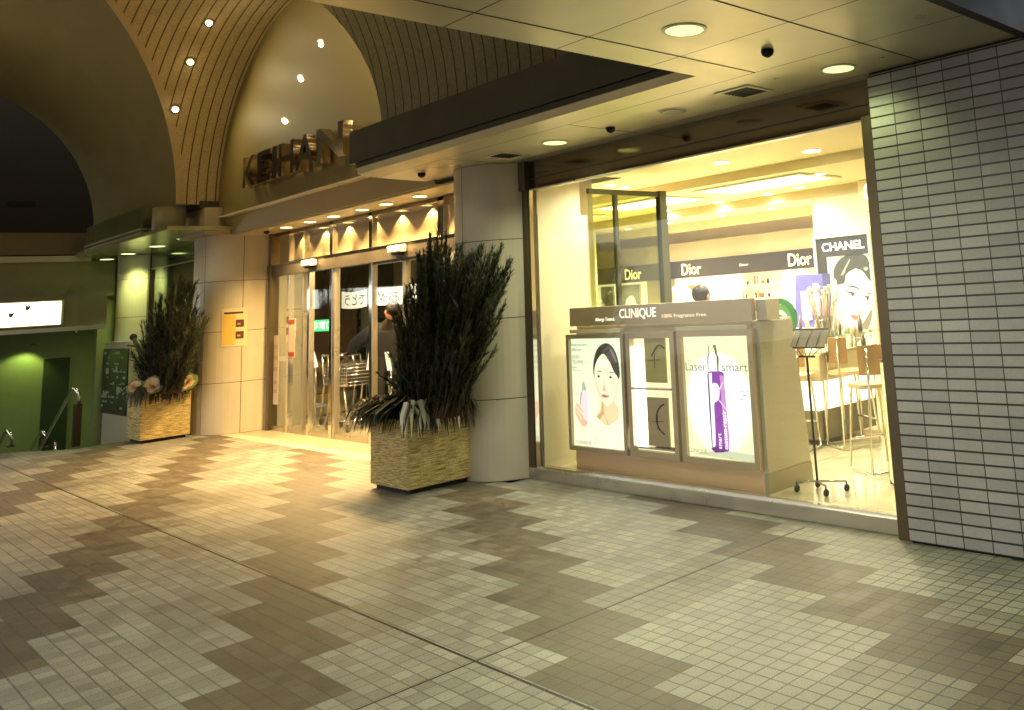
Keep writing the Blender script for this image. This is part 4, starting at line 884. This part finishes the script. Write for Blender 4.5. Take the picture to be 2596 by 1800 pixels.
for s in (-1,1):
    b=MB(); b.ball((X+s*.20,Y+.23,.87),.03,(.8,1.2,.7))
    for k in range(4): b.tube([(X+s*.20-.024+.016*k,Y+.25,.87),(X+s*.20-.026+.017*k,Y+.30,.86)],.008,6)
    b.tube([(X+s*.17,Y+.22,.87),(X+s*.14,Y+.26,.865)],.009,6); b.build('hand',Msk,p)
# ---- fashion poster stand at the back
t=thing('fashion_poster','tall back wall poster of a sleek haired woman under a black header with white letters','poster',(-5.95,8.6,.28))
PY=8.62
b=MB(); b.m(mat('cream_frame',(.72,.66,.42),.4)); frame(b,-6.36,-5.545,.30,2.06,.035,PY-.05,PY+.03); b.build('frame',None,t)
b=MB(); b.m(M_black); b.box(-6.325,-5.58,PY-.03,PY+.0,1.80,2.02); b.box(-6.325,-6.20,PY-.03,PY,1.2,1.80); b.box(-5.595,-5.58,PY-.03,PY,.75,1.8)
put_text(b,'CHANEL',mat('white_glow_letters',(1,1,.95),.5,emit=.5,ec=(1,1,.92)),-6.24,-5.64,PY-.035,1.865,1.965,bold=.014); b.build('header',None,t)
W_=lambda x,y:((x-165-(y-300)*.072)/385,1-(y-300)/1130)
def WW_(*a): return [W_(*q) for q in a]
sh=[('cp_back',(.93,.88,.55),0.374,[(0,0),(1,0),(1,1),(0,1)]),
 ('cp_neckshade',(.36,.31,.15),0.264,spl(WW_((315,960),(420,985),(500,900),(560,800),(565,880),(520,1000),(420,1110),(390,1060)),4)),
 ('cp_neck',(.90,.80,.48),0.352,spl(WW_((260,740),(300,900),(330,1000),(400,1090),(340,1060),(240,960),(215,840)),4)),
 ('cp_hair',(.05,.055,.035),0.132,spl(WW_((235,520),(232,430),(275,345),(345,300),(430,292),(510,310),(545,360),(560,460),(572,560),(520,540),(330,560),(265,575)),4)),
 ('cp_face',(.99,.93,.62),0.396,spl(WW_((268,580),(330,555),(345,480),(400,440),(455,430),(520,490),(568,570),(575,680),(565,780),(520,880),(470,945),(420,970),(375,945),(330,860),(290,760)),4)),
 ('cp_hairlock',(.05,.055,.035),0.132,spl(WW_((398,300),(500,305),(548,380),(560,480),(575,560),(535,520),(490,450),(430,420)),3)),
 ('cp_shine',(.45,.47,.36),0.264,spl(WW_((300,480),(330,420),(375,340),(385,350),(345,430),(330,470)),3)),
 ('cp_shine',(.45,.47,.36),0.264,spl(WW_((500,430),(530,420),(545,440),(520,455)),3)),
 ('cp_ear',(.93,.80,.45),0.352,spl(WW_((235,505),(262,530),(270,620),(262,700),(240,690),(225,590)),3)),
 ('cp_brow',(.08,.06,.03),0.132,spl(WW_((360,592),(400,580),(450,600),(468,640),(445,612),(400,594)),3)),
 ('cp_brow',(.08,.06,.03),0.132,spl(WW_((520,672),(560,655),(570,662),(540,672)),3)),
 ('cp_liner',(.06,.05,.03),0.132,spl(WW_((338,612),(370,632),(410,640),(435,668),(405,655),(375,650)),3)),
 ('cp_liner',(.06,.05,.03),0.132,spl(WW_((505,688),(530,682),(560,690),(540,698)),3)),
 ('cp_iris',(.12,.11,.07),0.132,ell(*W_(408,662),.035,.013)),('cp_iris',(.12,.11,.07),0.132,ell(*W_(540,708),.03,.012)),
 ('cp_nose',(.60,.42,.20),0.264,spl(WW_((440,798),(458,812),(490,825),(480,838),(455,825)),3)),
 ('cp_lips',(.85,.22,.13),0.352,spl(WW_((385,842),(430,850),(475,866),(462,888),(430,896),(405,875)),3))]
b=MB(); art(b,-6.20,.38,.605,1.42,PY-.012,sh,step=.0015); b.m(M_black); b.box(-6.2,-5.6,PY-.045,PY-.035,.29,.345); b.m(mat('grey_small',(.4,.36,.2),.5)); frame(b,-5.87,-5.78,.72,.86,.012,PY-.045,PY-.04); b.build('picture',None,t)
# ---- second brand letters at top right on rear wall
b=MB(); b.m(M_wall); b.box(-5.60,-4.2,8.50,8.64,2.28,2.63); put_text(b,'CLINIQUE',MATS['white_glow_letters'],-5.53,-4.3,8.495,2.34,2.60,bold=.004)
tag(b.build('upper_sign'),'pale upper sign with tall white letters, cut off by the tile wall','sign')
# ---- yellow acrylic screen by the right window edge
t=thing('acrylic_screen','pale yellow translucent screen standing diagonally at the right end of the window','screen',(-3.45,5.4,.05))
Mac=mat('yellow_acrylic',(.85,.80,.42),.3,emit=.10,ec=(1,.95,.4)); a0=Vector((-3.02,4.92,0)); a1=Vector((-3.62,5.60,0)); d=(a1-a0).normalized(); n_=Vector((-d.y,d.x,0))*.012
b=MB(); b.f([tuple(a0+Vector((0,0,.08))),tuple(a1+Vector((0,0,.08))),tuple(a1+Vector((0,0,.90))),tuple(a0+Vector((0,0,.90)))]); b.f([tuple(a0+n_+Vector((0,0,.08))),tuple(a1+n_+Vector((0,0,.08))),tuple(a1+n_+Vector((0,0,.90))),tuple(a0+n_+Vector((0,0,.90)))]); b.build('sheet',Mac,t)
b=MB(); b.tube([a0+Vector((0,0,.05)),a0+Vector((0,0,.92))],.014); b.tube([a1+Vector((0,0,.05)),a1+Vector((0,0,.92))],.014); b.tube([a0+Vector((0,0,.07)),a1+Vector((0,0,.07))],.01); b.build('frame',M_bronze,t)
# ---- glass gondola with goods
t=thing('glass_counter','glass topped sales counter with cream front and glowing base beyond the bronze counter','sales counter',(-5.1,6.9,.05))
MB().box(-6.1,-4.95,6.6,7.5,.10,.36).build('base',mat('drawer_grey',(.22,.2,.12),.4,noise=.2),t)
MB().box(-6.1,-4.96,6.58,7.5,.36,.62).build('glow_box',mat('glow_box',(1,1,.75),.5,emit=.6,ec=(1,1,.7)),t)
MB().box(-6.1,-4.90,6.56,7.52,.62,.86,.01).build('cream_front',Mcc,t)
MB().box(-6.12,-4.86,6.54,7.54,1.0,1.012).build('glass_top',glass('shelf_glass',(.85,.92,.8),1.2,.1),t)
b=MB(); b.box(-6.12,-4.86,6.535,6.545,.99,1.02); b.build('top_edge',mat('edge_green',(.30,.33,.18),.3),t)
MB().box(-6.1,-4.88,6.6,7.5,.865,.875).build('inner_shelf',M_trim,t)
b=MB()
for k in range(4): b.tube([(-4.92,6.62+.28*k,.05),(-4.92,6.62+.28*k,1.0)],.012)
b.build('upright',M_chrome,t)
cc=[((.8,.75,.6),.3),((.35,.33,.3),.3),((.55,.4,.2),.4),((.75,.72,.68),.3),((.15,.12,.1),.3)]
r5=random.Random(11)
for k in range(34):
    x=r5.uniform(-5.5,-4.9); y=r5.uniform(6.6,7.3); c,ro=cc[k%5]; h=r5.uniform(.06,.22); r_=r5.uniform(.012,.03); z=1.013 if k%3 else .876; h=h if k%3 else min(h,.1)
    b=MB(); b.m(mat('goods_%d'%(k%5),c,ro)); b.lathe(x,y,[(r_,z),(r_,z+h*.7),(r_*.5,z+h*.74),(r_*.5,z+h)],10)
    tag(b.build('cosmetic_bottle',world=(x,y,z)),'one of the small bottles crowding the glass counter beyond the bronze display','bottle','small bottles on the glass counter')
t=thing('brush_holder','tall glass holder of make-up brushes on the glass counter before the fashion poster','brush holder',(-4.95,6.75,1.013))
MB().lathe(-4.95,6.75,[(.07,1.013),(.08,1.20)],16).build('glass_jar',glass('jar_glass',(.85,.88,.8),1.5,.15),t)
b=MB(); b.m(mat('brush_wood',(.45,.34,.2),.4)); tips=[]
for k in range(22):
    a=k*2.4; q=Vector((-4.95+.05*math.cos(a),6.75+.05*math.sin(a),1.03)); e=q+Vector((.08*math.cos(a)*r5.uniform(.4,1.3),.08*math.sin(a),r5.uniform(.26,.40))); b.tube([q,e],.005,5); tips.append((e,(e-q).normalized()))
b.build('brushes',None,t)
b=MB()
for e,d_ in tips: b.tube([e,e+d_*.05],.008,6,.018)
b.build('bristles',mat('pale_bristle',(.75,.68,.5),.7),t)
t=thing('display_box','blue and white display box standing behind the brushes','display box',(-6.05,8.0,1.0))
MB().prism([(-6.27,1.02),(-5.86,1.02),(-5.84,1.60),(-6.22,1.61)],8.0,8.15,'y').build('box',mat('box_blue',(.10,.10,.42),.4,noise=.3,nscale=9),t)
MB().box(-6.15,-6.02,7.985,7.998,1.1,1.42).box(-5.97,-5.90,7.985,7.998,1.15,1.5).build('white_panel',mat('box_white',(.75,.72,.6),.5),t)
MB().box(-6.3,-5.8,7.9,8.3,.05,1.02).build('pedestal',Mcc,t)
# green ring ornament
t=thing('green_ring_stand','green round hoop display peeking over the right end of the bronze counter','ornament',(-4.64,5.7,1.0))
b=MB()
def ring(mb,cx,y,cz,ro,ri,a0,a1,th,n=22):
    P=[(cx+ro*math.cos(R(a0+(a1-a0)*k/n)),cz+ro*math.sin(R(a0+(a1-a0)*k/n))) for k in range(n+1)]+[(cx+ri*math.cos(R(a0+(a1-a0)*k/n)),cz+ri*math.sin(R(a0+(a1-a0)*k/n))) for k in range(n,-1,-1)]
    for k in range(n):
        q=[P[k],P[k+1],P[2*n-k],P[2*n+1-k]]; mb.prism(q,y,y+th,'y')
b.m(mat('leaf_green',(.02,.26,.04),.4)); ring(b,-4.62,5.70,1.235,.165,.115,-60,190,.02); b.m(mat('mint_green',(.12,.48,.12),.4)); ring(b,-4.62,5.705,1.235,.113,.065,-50,190,.015); b.m(mat('leaf_green',(.02,.26,.04),.4)); ring(b,-4.635,5.70,1.21,.06,.035,0,190,.02); b.build('hoop',None,t)
MB().tube([(-4.64,5.71,.05),(-4.64,5.71,1.05)],.015).lathe(-4.64,5.71,[(.12,.05),(.11,.065)],20).build('stand',M_chrome,t)
# leaflet trolley with castors
t=thing('leaflet_trolley','brochure holder on a thin pole with four castors at the end of the bronze counter','brochure stand',(-3.95,5.16,.05))
sx,sy=-3.985,5.15
b=MB(); b.m(mat('acrylic_grey',(.30,.27,.20),.25,metal=.2)); b.prism([(sy-.03,1.055),(sy-.02,1.055),(sy+.07,1.172),(sy+.06,1.172)],sx-.10,sx+.21,'x'); b.m(Mink)
b.tube([(sx-.125,sy+.062,1.176),(sx+.195,sy+.062,1.172)],.006,6); b.tube([(sx-.07,sy-.03,1.05),(sx+.22,sy-.03,1.05)],.006,6)
for k in range(3): b.tube([(sx-.04+.09*k,sy+.05,1.17),(sx-.04+.09*k,sy-.035,1.052)],.0022,5)
b.build('tray',None,t)
b=MB()
for k in range(4): b.tube([(sx-.05+.075*k,sy-.02,1.05),(sx-.01+.03*k,sy,.99)],.003,5)
b.tube([(sx-.04,sy,.985),(sx+.10,sy,.985)],.008,6); b.tube([(sx+.03,sy,.985),(sx+.03,sy+.01,.12)],.009,8); b.build('pole',mat('dark_steel',(.06,.05,.04),.35,metal=.8),t)
b=MB()
wh=[(sx-.11,sy-.05),(sx+.16,sy-.07),(sx-.06,sy+.13),(sx+.20,sy+.12)]
for x,y in wh: b.tube([(sx+.03,sy+.01,.125),(x,y,.12)],.008,6)
b.build('base_frame',M_brush,t)
for x,y in wh:
    b=MB(); b.tube([(x,y,.12),(x,y,.085)],.006,6); b.tube([(x-.008,y,.075),(x+.008,y,.075)],.024,12); b.build('castor',M_black,t)
# stools
def stool(lb,x,y,rz=0,first=None):
    t=thing('bar_stool',lb,'stool',(x,y,.05),'wooden backed stools at the glass counter')
    b=MB(); b.prism(spl([(-.17,.0),(-.15,.14),(0,.18),(.15,.14),(.17,0),(.14,-.14),(0,-.17),(-.14,-.14)],3),0,.03,'z')
    Mw=mat('light_wood',(.78,.60,.36),.35,noise=.1,nscale=10)
    def tr(mb):
        bmesh.ops.rotate(mb.bm,verts=mb.bm.verts,cent=(0,0,0),matrix=Matrix.Rotation(rz,3,'Z')); bmesh.ops.translate(mb.bm,verts=mb.bm.verts,vec=(x,y,0)); return mb
    bmesh.ops.translate(b.bm,verts=b.bm.verts,vec=(0,0,.68)); tr(b).build('seat',Mw,t)
    b=MB(); n=8
    for k in range(n):
        for j in range(3):
            def Q(a,h): return (.17*math.cos(R(a))*(1),.17*math.sin(R(a))+.0,h)
            a0_,a1_=-60+120*k/n-90,-60+120*(k+1)/n-90; h0,h1=.78+.075*j,.78+.075*(j+1)
            b.f([Q(a0_,h0),Q(a1_,h0),Q(a1_,h1),Q(a0_,h1)],True)
    bmesh.ops.solidify(b.bm,geom=b.bm.faces[:],thickness=.012); tr(b).build('backrest',Mw,t)
    b=MB()
    for s in (-1,1):
        b.tube([(s*.10,-.155,.98),(s*.11,-.16,.70),(s*.16,-.20,.07),(s*.16,.17,.07),(s*.12,.13,.68)],.010,7)
    b.tube([(-.16,-.20,.07),(.16,-.20,.07)],.010,7); b.tube([(-.15,.15,.28),(.15,.15,.28)],.009,7); tr(b).build('frame',M_chrome,t)
stool('wooden stool nearest the brochure stand',-5.05,6.35,R(20)); stool('wooden stool in front of the fashion poster',-4.72,6.75,R(-25)); stool('cream backed stool half hidden by the yellow screen',-3.95,5.95,R(60))

# more of what stands behind the entrance glass
t=thing('inner_column','pale square column between the two door leaves deep in the vestibule','column',(-14.4,7.6,0))
MB().box(-14.62,-14.25,7.5,7.8,0,2.735,.01).build('shaft',M_col,t)
t=thing('goods_shelf','tall lit shelf of small coloured goods at the back of the vestibule','shelf',(-16.6,9.4,0))
MB().box(-17.6,-15.2,9.55,9.7,0,2.3).build('back',mat('shelf_back',(.45,.33,.2),.6),t)
b=MB()
for k in range(6): b.box(-17.6,-15.2,9.3,9.55,.3+.36*k,.32+.36*k)
b.build('board',M_trim,t)
r6=random.Random(21)
for q,cc_ in enumerate(((.6,.1,.05),(.7,.5,.15),(.75,.7,.55),(.15,.1,.1),(.2,.3,.12))):
    b=MB()
    for k in range(26):
        x=r6.uniform(-17.55,-15.3); z=.32+.36*r6.randrange(6); b.box(x,x+r6.uniform(.04,.1),9.32,9.45,z+.001,z+r6.uniform(.08,.26))
    b.build('goods',mat('shelf_goods_%d'%q,cc_,.5),t)
for i,(x,y,z0,z1,wd) in enumerate(((-13.35,5.9,.0,1.5,.22),(-12.55,6.35,.0,1.25,.3),(-14.6,7.0,0,1.6,.3))):
    t=thing('notice_stand',('narrow','low','tall')[i]+' pale notice board on a thin stand inside the doors','notice board',(x,y,0),'notice boards inside the doors')
    MB().box(x-wd/2,x+wd/2,y-.01,y+.01,z1-.45,z1).build('board',mat('notice_board_%d'%i,((.75,.68,.5),(.6,.2,.1),(.7,.66,.55))[i],.5),t)
    MB().tube([(x,y+.015,0),(x,y+.015,z1-.2)],.012).build('pole',M_chrome,t)
# ================================================================= PLANTERS
def straw_mat():
    M=bpy.data.materials.new('woven_straw'); M.use_nodes=True; t=M.node_tree; b=t.nodes['Principled BSDF']
    g=N(t,'ShaderNodeNewGeometry'); mp=N(t,'ShaderNodeMapping'); mp.inputs['Scale'].default_value=(9,9,110); t.links.new(g.outputs['Position'],mp.inputs[0])
    n=N(t,'ShaderNodeTexNoise'); n.inputs['Scale'].default_value=1.0; n.inputs['Detail'].default_value=4; t.links.new(mp.outputs[0],n.inputs['Vector'])
    n2=N(t,'ShaderNodeTexNoise'); n2.inputs['Scale'].default_value=120; t.links.new(g.outputs['Position'],n2.inputs['Vector'])
    f=mth(t,'MULTIPLY_ADD',n2.outputs[0],.5,mth(t,'SUBTRACT',n.outputs[0],.25))
    cr=N(t,'ShaderNodeValToRGB'); cr.color_ramp.elements[0].position=.32; cr.color_ramp.elements[0].color=(.22,.15,.04,1); cr.color_ramp.elements[1].position=.68; cr.color_ramp.elements[1].color=(.74,.60,.25,1)
    t.links.new(f,cr.inputs[0]); t.links.new(cr.outputs[0],b.inputs['Base Color']); b.inputs['Roughness'].default_value=.85
    bn=N(t,'ShaderNodeBump'); bn.inputs['Strength'].default_value=.8; bn.inputs['Distance'].default_value=.008; t.links.new(f,bn.inputs['Height']); t.links.new(bn.outputs[0],b.inputs['Normal']); return M
M_straw=straw_mat()
def planter(lb,x0,x1,y0,y1,h):
    t=thing('straw_planter',lb,'planter',((x0+x1)/2,(y0+y1)/2,0),'square straw wrapped planters')
    b=MB(); b.box(x0,x1,y0,y1,.04,h-.03,.008); b.box(x0-.004,x1+.004,y0-.004,y1+.004,h-.03,h,.008); b.build('straw_box',M_straw,t)
    MB().box(x0+.04,x1-.04,y0+.04,y1-.04,.0,.041).build('base',M_black,t)
    MB().box(x0+.02,x1-.02,y0+.02,y1-.02,h+.0005,h+.012).build('soil',mat('soil',(.02,.015,.008),.9),t)
planter('large straw wrapped planter in front of the cream round column',-7.765,-7.11,3.765,4.35,.60)
planter('smaller looking straw wrapped planter beside the gold lit column at left',-14.50,-13.885,3.62,4.21,.62)
M_nd=mat('pine_needles_dark',(.013,.026,.006),.6); M_nl=mat('pine_needles_pale_lit',(.045,.065,.012),.6); M_st=mat('pine_stem',(.08,.045,.02),.8)
def inpoly(p,poly):
    c=False; j=len(poly)-1
    for i in range(len(poly)):
        if (poly[i][1]>p[1])!=(poly[j][1]>p[1]) and p[0]<(poly[j][0]-poly[i][0])*(p[1]-poly[i][1])/(poly[j][1]-poly[i][1])+poly[i][0]: c=not c
        j=i
    return c
def pine(lb,cx,cy,zb,poly,tips,nshoot,seed,yr=.2,nlen=.075,dens=190):
    t=thing('pine_arrangement',lb,'plant',(cx,cy,zb),'new year pine arrangements')
    rr=random.Random(seed); st=MB(); fd=MB(); fl=MB()
    xs=[p[0] for p in poly]; zs_=[p[1] for p in poly]
    T=[(x,cy+rr.uniform(-.08,.08),z,1) for x,z in tips]
    while len(T)<nshoot:
        x=rr.uniform(min(xs),max(xs)); z=rr.uniform(max(zb+.25,min(zs_)),max(zs_))
        if inpoly((x,z),poly): T.append((x,cy+rr.uniform(-yr,yr),z,0))
    for x,y,z,mn in T:
        bx=cx+(x-cx)*.42+rr.uniform(-.08,.08); by=cy+rr.uniform(-.12,.12); b0=Vector((bx,by,zb)); tp=Vector((x,y,z))
        mid=b0.lerp(tp,.5)+Vector((rr.uniform(-.03,.03),rr.uniform(-.03,.03),0)); mid.x=bx+(x-bx)*.45
        P=[b0,b0.lerp(mid,.5),mid,mid.lerp(tp,.5)+Vector((0,0,.01)),tp]
        st.tube(P,.008,5,.004)
        L=(tp-b0).length; n=int(dens*L*(1.0 if mn else .8)); light=rr.random()<(.5 if x>cx+.3 else .12)  # paler right side paints light into the needles; pale shoots elsewhere are random
        for k in range(n):
            q=rr.uniform(.06,1.0); i=min(3,int(q*4)); f=q*4-i; p=P[i].lerp(P[i+1],f); d=(P[i+1]-P[i]).normalized()
            a=rr.uniform(0,6.283); o=d.orthogonal().normalized(); s_=(o*math.cos(a)+d.cross(o)*math.sin(a))
            ln=nlen*rr.uniform(.7,1.25); sp=rr.uniform(.35,.95)
            e=p+(d*1.0+s_*sp).normalized()*ln; w_=s_.cross(d)*.0045
            mb=fl if (light and rr.random()<.7) else fd
            mb.f([tuple(p-w_),tuple(p+w_),tuple(e+w_*.4),tuple(e-w_*.4)])
    st.build('stems',M_st,t); fd.build('foliage',M_nd,t); fl.build('pale_lit_foliage',M_nl,t); return t
P1=[(-7.16,2.12),(-6.98,2.18),(-6.88,1.95),(-6.55,2.0),(-6.35,2.0),(-6.24,1.90),(-6.19,1.62),(-6.32,1.38),(-6.50,1.1),(-6.72,.86),(-7.85,.86),(-7.85,1.15),(-7.70,1.45),(-7.52,1.55),(-7.36,1.66),(-7.28,1.86)]
T1=[(-7.145,2.15),(-6.965,2.23),(-6.99,2.12),(-6.80,2.0),(-6.58,2.0),(-6.36,1.99),(-6.27,1.9),(-6.21,1.62),(-6.33,1.38),(-7.56,1.70),(-7.62,1.64),(-7.50,1.62),(-7.74,1.46),(-7.22,2.0),(-7.05,2.05)]
pt=pine('tall bushy dark green pine arrangement in the nearest straw planter',-7.35,4.05,.60,P1,T1,500,4,nlen=.062,dens=230)
b=MB()
for x,x2 in ((-7.05,-6.70),(-6.98,-6.60)): b.tube([(x+.02,3.95,.6),(x2,4.02,1.05),(x2+.12,4.05,1.5)],.009,6)
b.build('twig',mat('red_twig',(.20,.07,.03),.5),pt)
P2=[(-13.6,2.05),(-13.2,2.15),(-12.75,1.7),(-12.5,1.55),(-12.75,1.4),(-12.55,1.2),(-12.95,.95),(-14.9,.9),(-14.9,1.2),(-14.55,1.45),(-14.3,1.55),(-13.75,1.85)]
P2=[(-13.95+(x+13.75)*.92,z) for x,z in P2]
T2=[(-13.52,2.14),(-13.28,2.10),(-13.0,1.75),(-12.72,1.58),(-12.86,1.43),(-12.70,1.24),(-13.1,.98),(-13.85,1.86),(-14.5,1.45),(-14.1,1.65)]
pine('dark pine arrangement in the far straw planter, leaning toward the gold lit column',-14.15,3.92,.62,P2,T2,300,9,nlen=.08,dens=150)
b=MB(); b.tube([(-14.3,3.92,.62),(-15.0,3.9,1.10),(-15.45,3.9,1.36)],.035,8,.03); b.tube([(-15.2,3.9,1.24),(-15.75,3.9,1.26)],.018,6,.012); b.ball((-15.47,3.9,1.38),.05)
o=b.build('branch',mat('dark_branch',(.03,.022,.012),.8),None,(-14.3,3.92,.62)); tag(o,'bare dark forked branch jutting left out of the far planter','branch')
# ornamental kale and drooping leaves
def kale(lb,x,y,z,r,c,nm):
    b=MB(); Q_=Vector((.75,-.45,.5)).to_track_quat('Z','Y').to_matrix(); rr=random.Random(int(abs(x*100+y*37))); b.m(mat('kale_heart_'+nm,c,.6))
    for k in range(64):
        q=k/63; a=k*2.399; rad=r*(.15+.85*q); el=R(75-62*q); d=Vector((math.cos(a)*math.cos(el),math.sin(a)*math.cos(el),math.sin(el)))
        if q>.78: b.m(mat('kale_rim_'+nm,(.22,.30,.12),.6))
        p=Vector((x,y,z))+Vector((math.cos(a),math.sin(a),0))*rad*.25; s_=d.cross(Vector((0,0,1))).normalized()*rad*.50; e=p+d*rad*.8
        m_=p.lerp(e,.6); b.f([tuple(p),tuple(m_-s_),tuple(e-s_*.7),tuple(e+s_*.7+Vector((0,0,.006*rr.random()))),tuple(m_+s_)],True)
    bmesh.ops.rotate(b.bm,verts=b.bm.verts,cent=(x,y,z),matrix=Q_); tag(b.build('ornamental_kale',world=(x,y,z)),lb,'plant','ornamental kale heads at the planter rims')
for i,(y,x,r) in enumerate(((3.58,-14.0,.105),(3.74,-13.84,.135),(3.95,-13.84,.10),(4.13,-13.82,.135))):
    kale(('first','second','third','fourth')[i]+' pinkish cream kale head from the left on the far planter rim',x,y,.73,r,(.85,.66,.42),'pink')
for i,(x,y,r) in enumerate(((-7.12,3.76,.055),(-7.08,3.88,.05),(-7.08,4.04,.045),(-7.08,4.18,.045))):
    kale(('leftmost','second','third','rightmost')[i]+' small white kale head on the near planter rim',x,y,.66,r,(.72,.72,.48),'white')
def droop(lb,x0,x1,y0,y1,z,n,seed,axis,ln,M,out,world):
    rr=random.Random(seed); b=MB()
    for k in range(n):
        x=rr.uniform(x0,x1); y=rr.uniform(y0,y1); L=rr.uniform(*ln); o_=Vector(out).normalized(); a=rr.uniform(-.9,.9)
        o2=Vector((o_.x*math.cos(a)-o_.y*math.sin(a),o_.x*math.sin(a)+o_.y*math.cos(a),0)); s_=Vector((-o2.y,o2.x,0))*rr.uniform(.008,.024)
        P=[Vector((x,y,z+.02)),Vector((x,y,z+.09+rr.uniform(0,.05)))+o2*L*.35,Vector((x,y,z+.03))+o2*L*.75,Vector((x,y,z-.05-rr.uniform(0,.12)))+o2*L*.95]
        for i in range(3):
            w0=s_*(.5,1,.9)[i]; w1=s_*(1,.9,.1)[i]; b.f([tuple(P[i]-w0),tuple(P[i]+w0),tuple(P[i+1]+w1),tuple(P[i+1]-w1)],True)
    return tag(b.build('trailing_leaves',M,None,world),lb,'plant')
M_lf=mat('bush_leaf',(.018,.028,.008),.5); M_lf2=mat('brownish_leaf',(.045,.028,.010),.5); M_lw=mat('white_leaf',(.8,.78,.55),.5)
droop('dense dark leaves spilling left over the near planter rim',-7.75,-7.2,3.78,4.25,.64,620,1,0,(.10,.38),M_lf,(-.75,-.6,0),(-7.5,4.0,.62))
droop('thin brown leaves hanging down the lit side of the near planter',-7.2,-7.09,3.8,4.35,.60,60,2,0,(.08,.20),M_lf2,(1,-.1,0),(-7.1,4.0,.62))
droop('white ribbon-like leaves hanging on the lit face of the near planter',-7.14,-7.10,3.76,4.22,.62,34,5,0,(.05,.13),M_lw,(1,-.3,0),(-7.08,4.0,.6))
droop('dark leaves filling the top of the far planter',-14.48,-13.95,3.64,4.18,.62,240,6,0,(.1,.26),M_lf,(.5,-.8,0),(-14.2,3.9,.62))
droop('brown leaves hanging over the rim of the far planter',-14.0,-13.88,3.62,4.2,.62,50,8,0,(.08,.2),M_lf2,(1,-.3,0),(-13.9,3.9,.62))
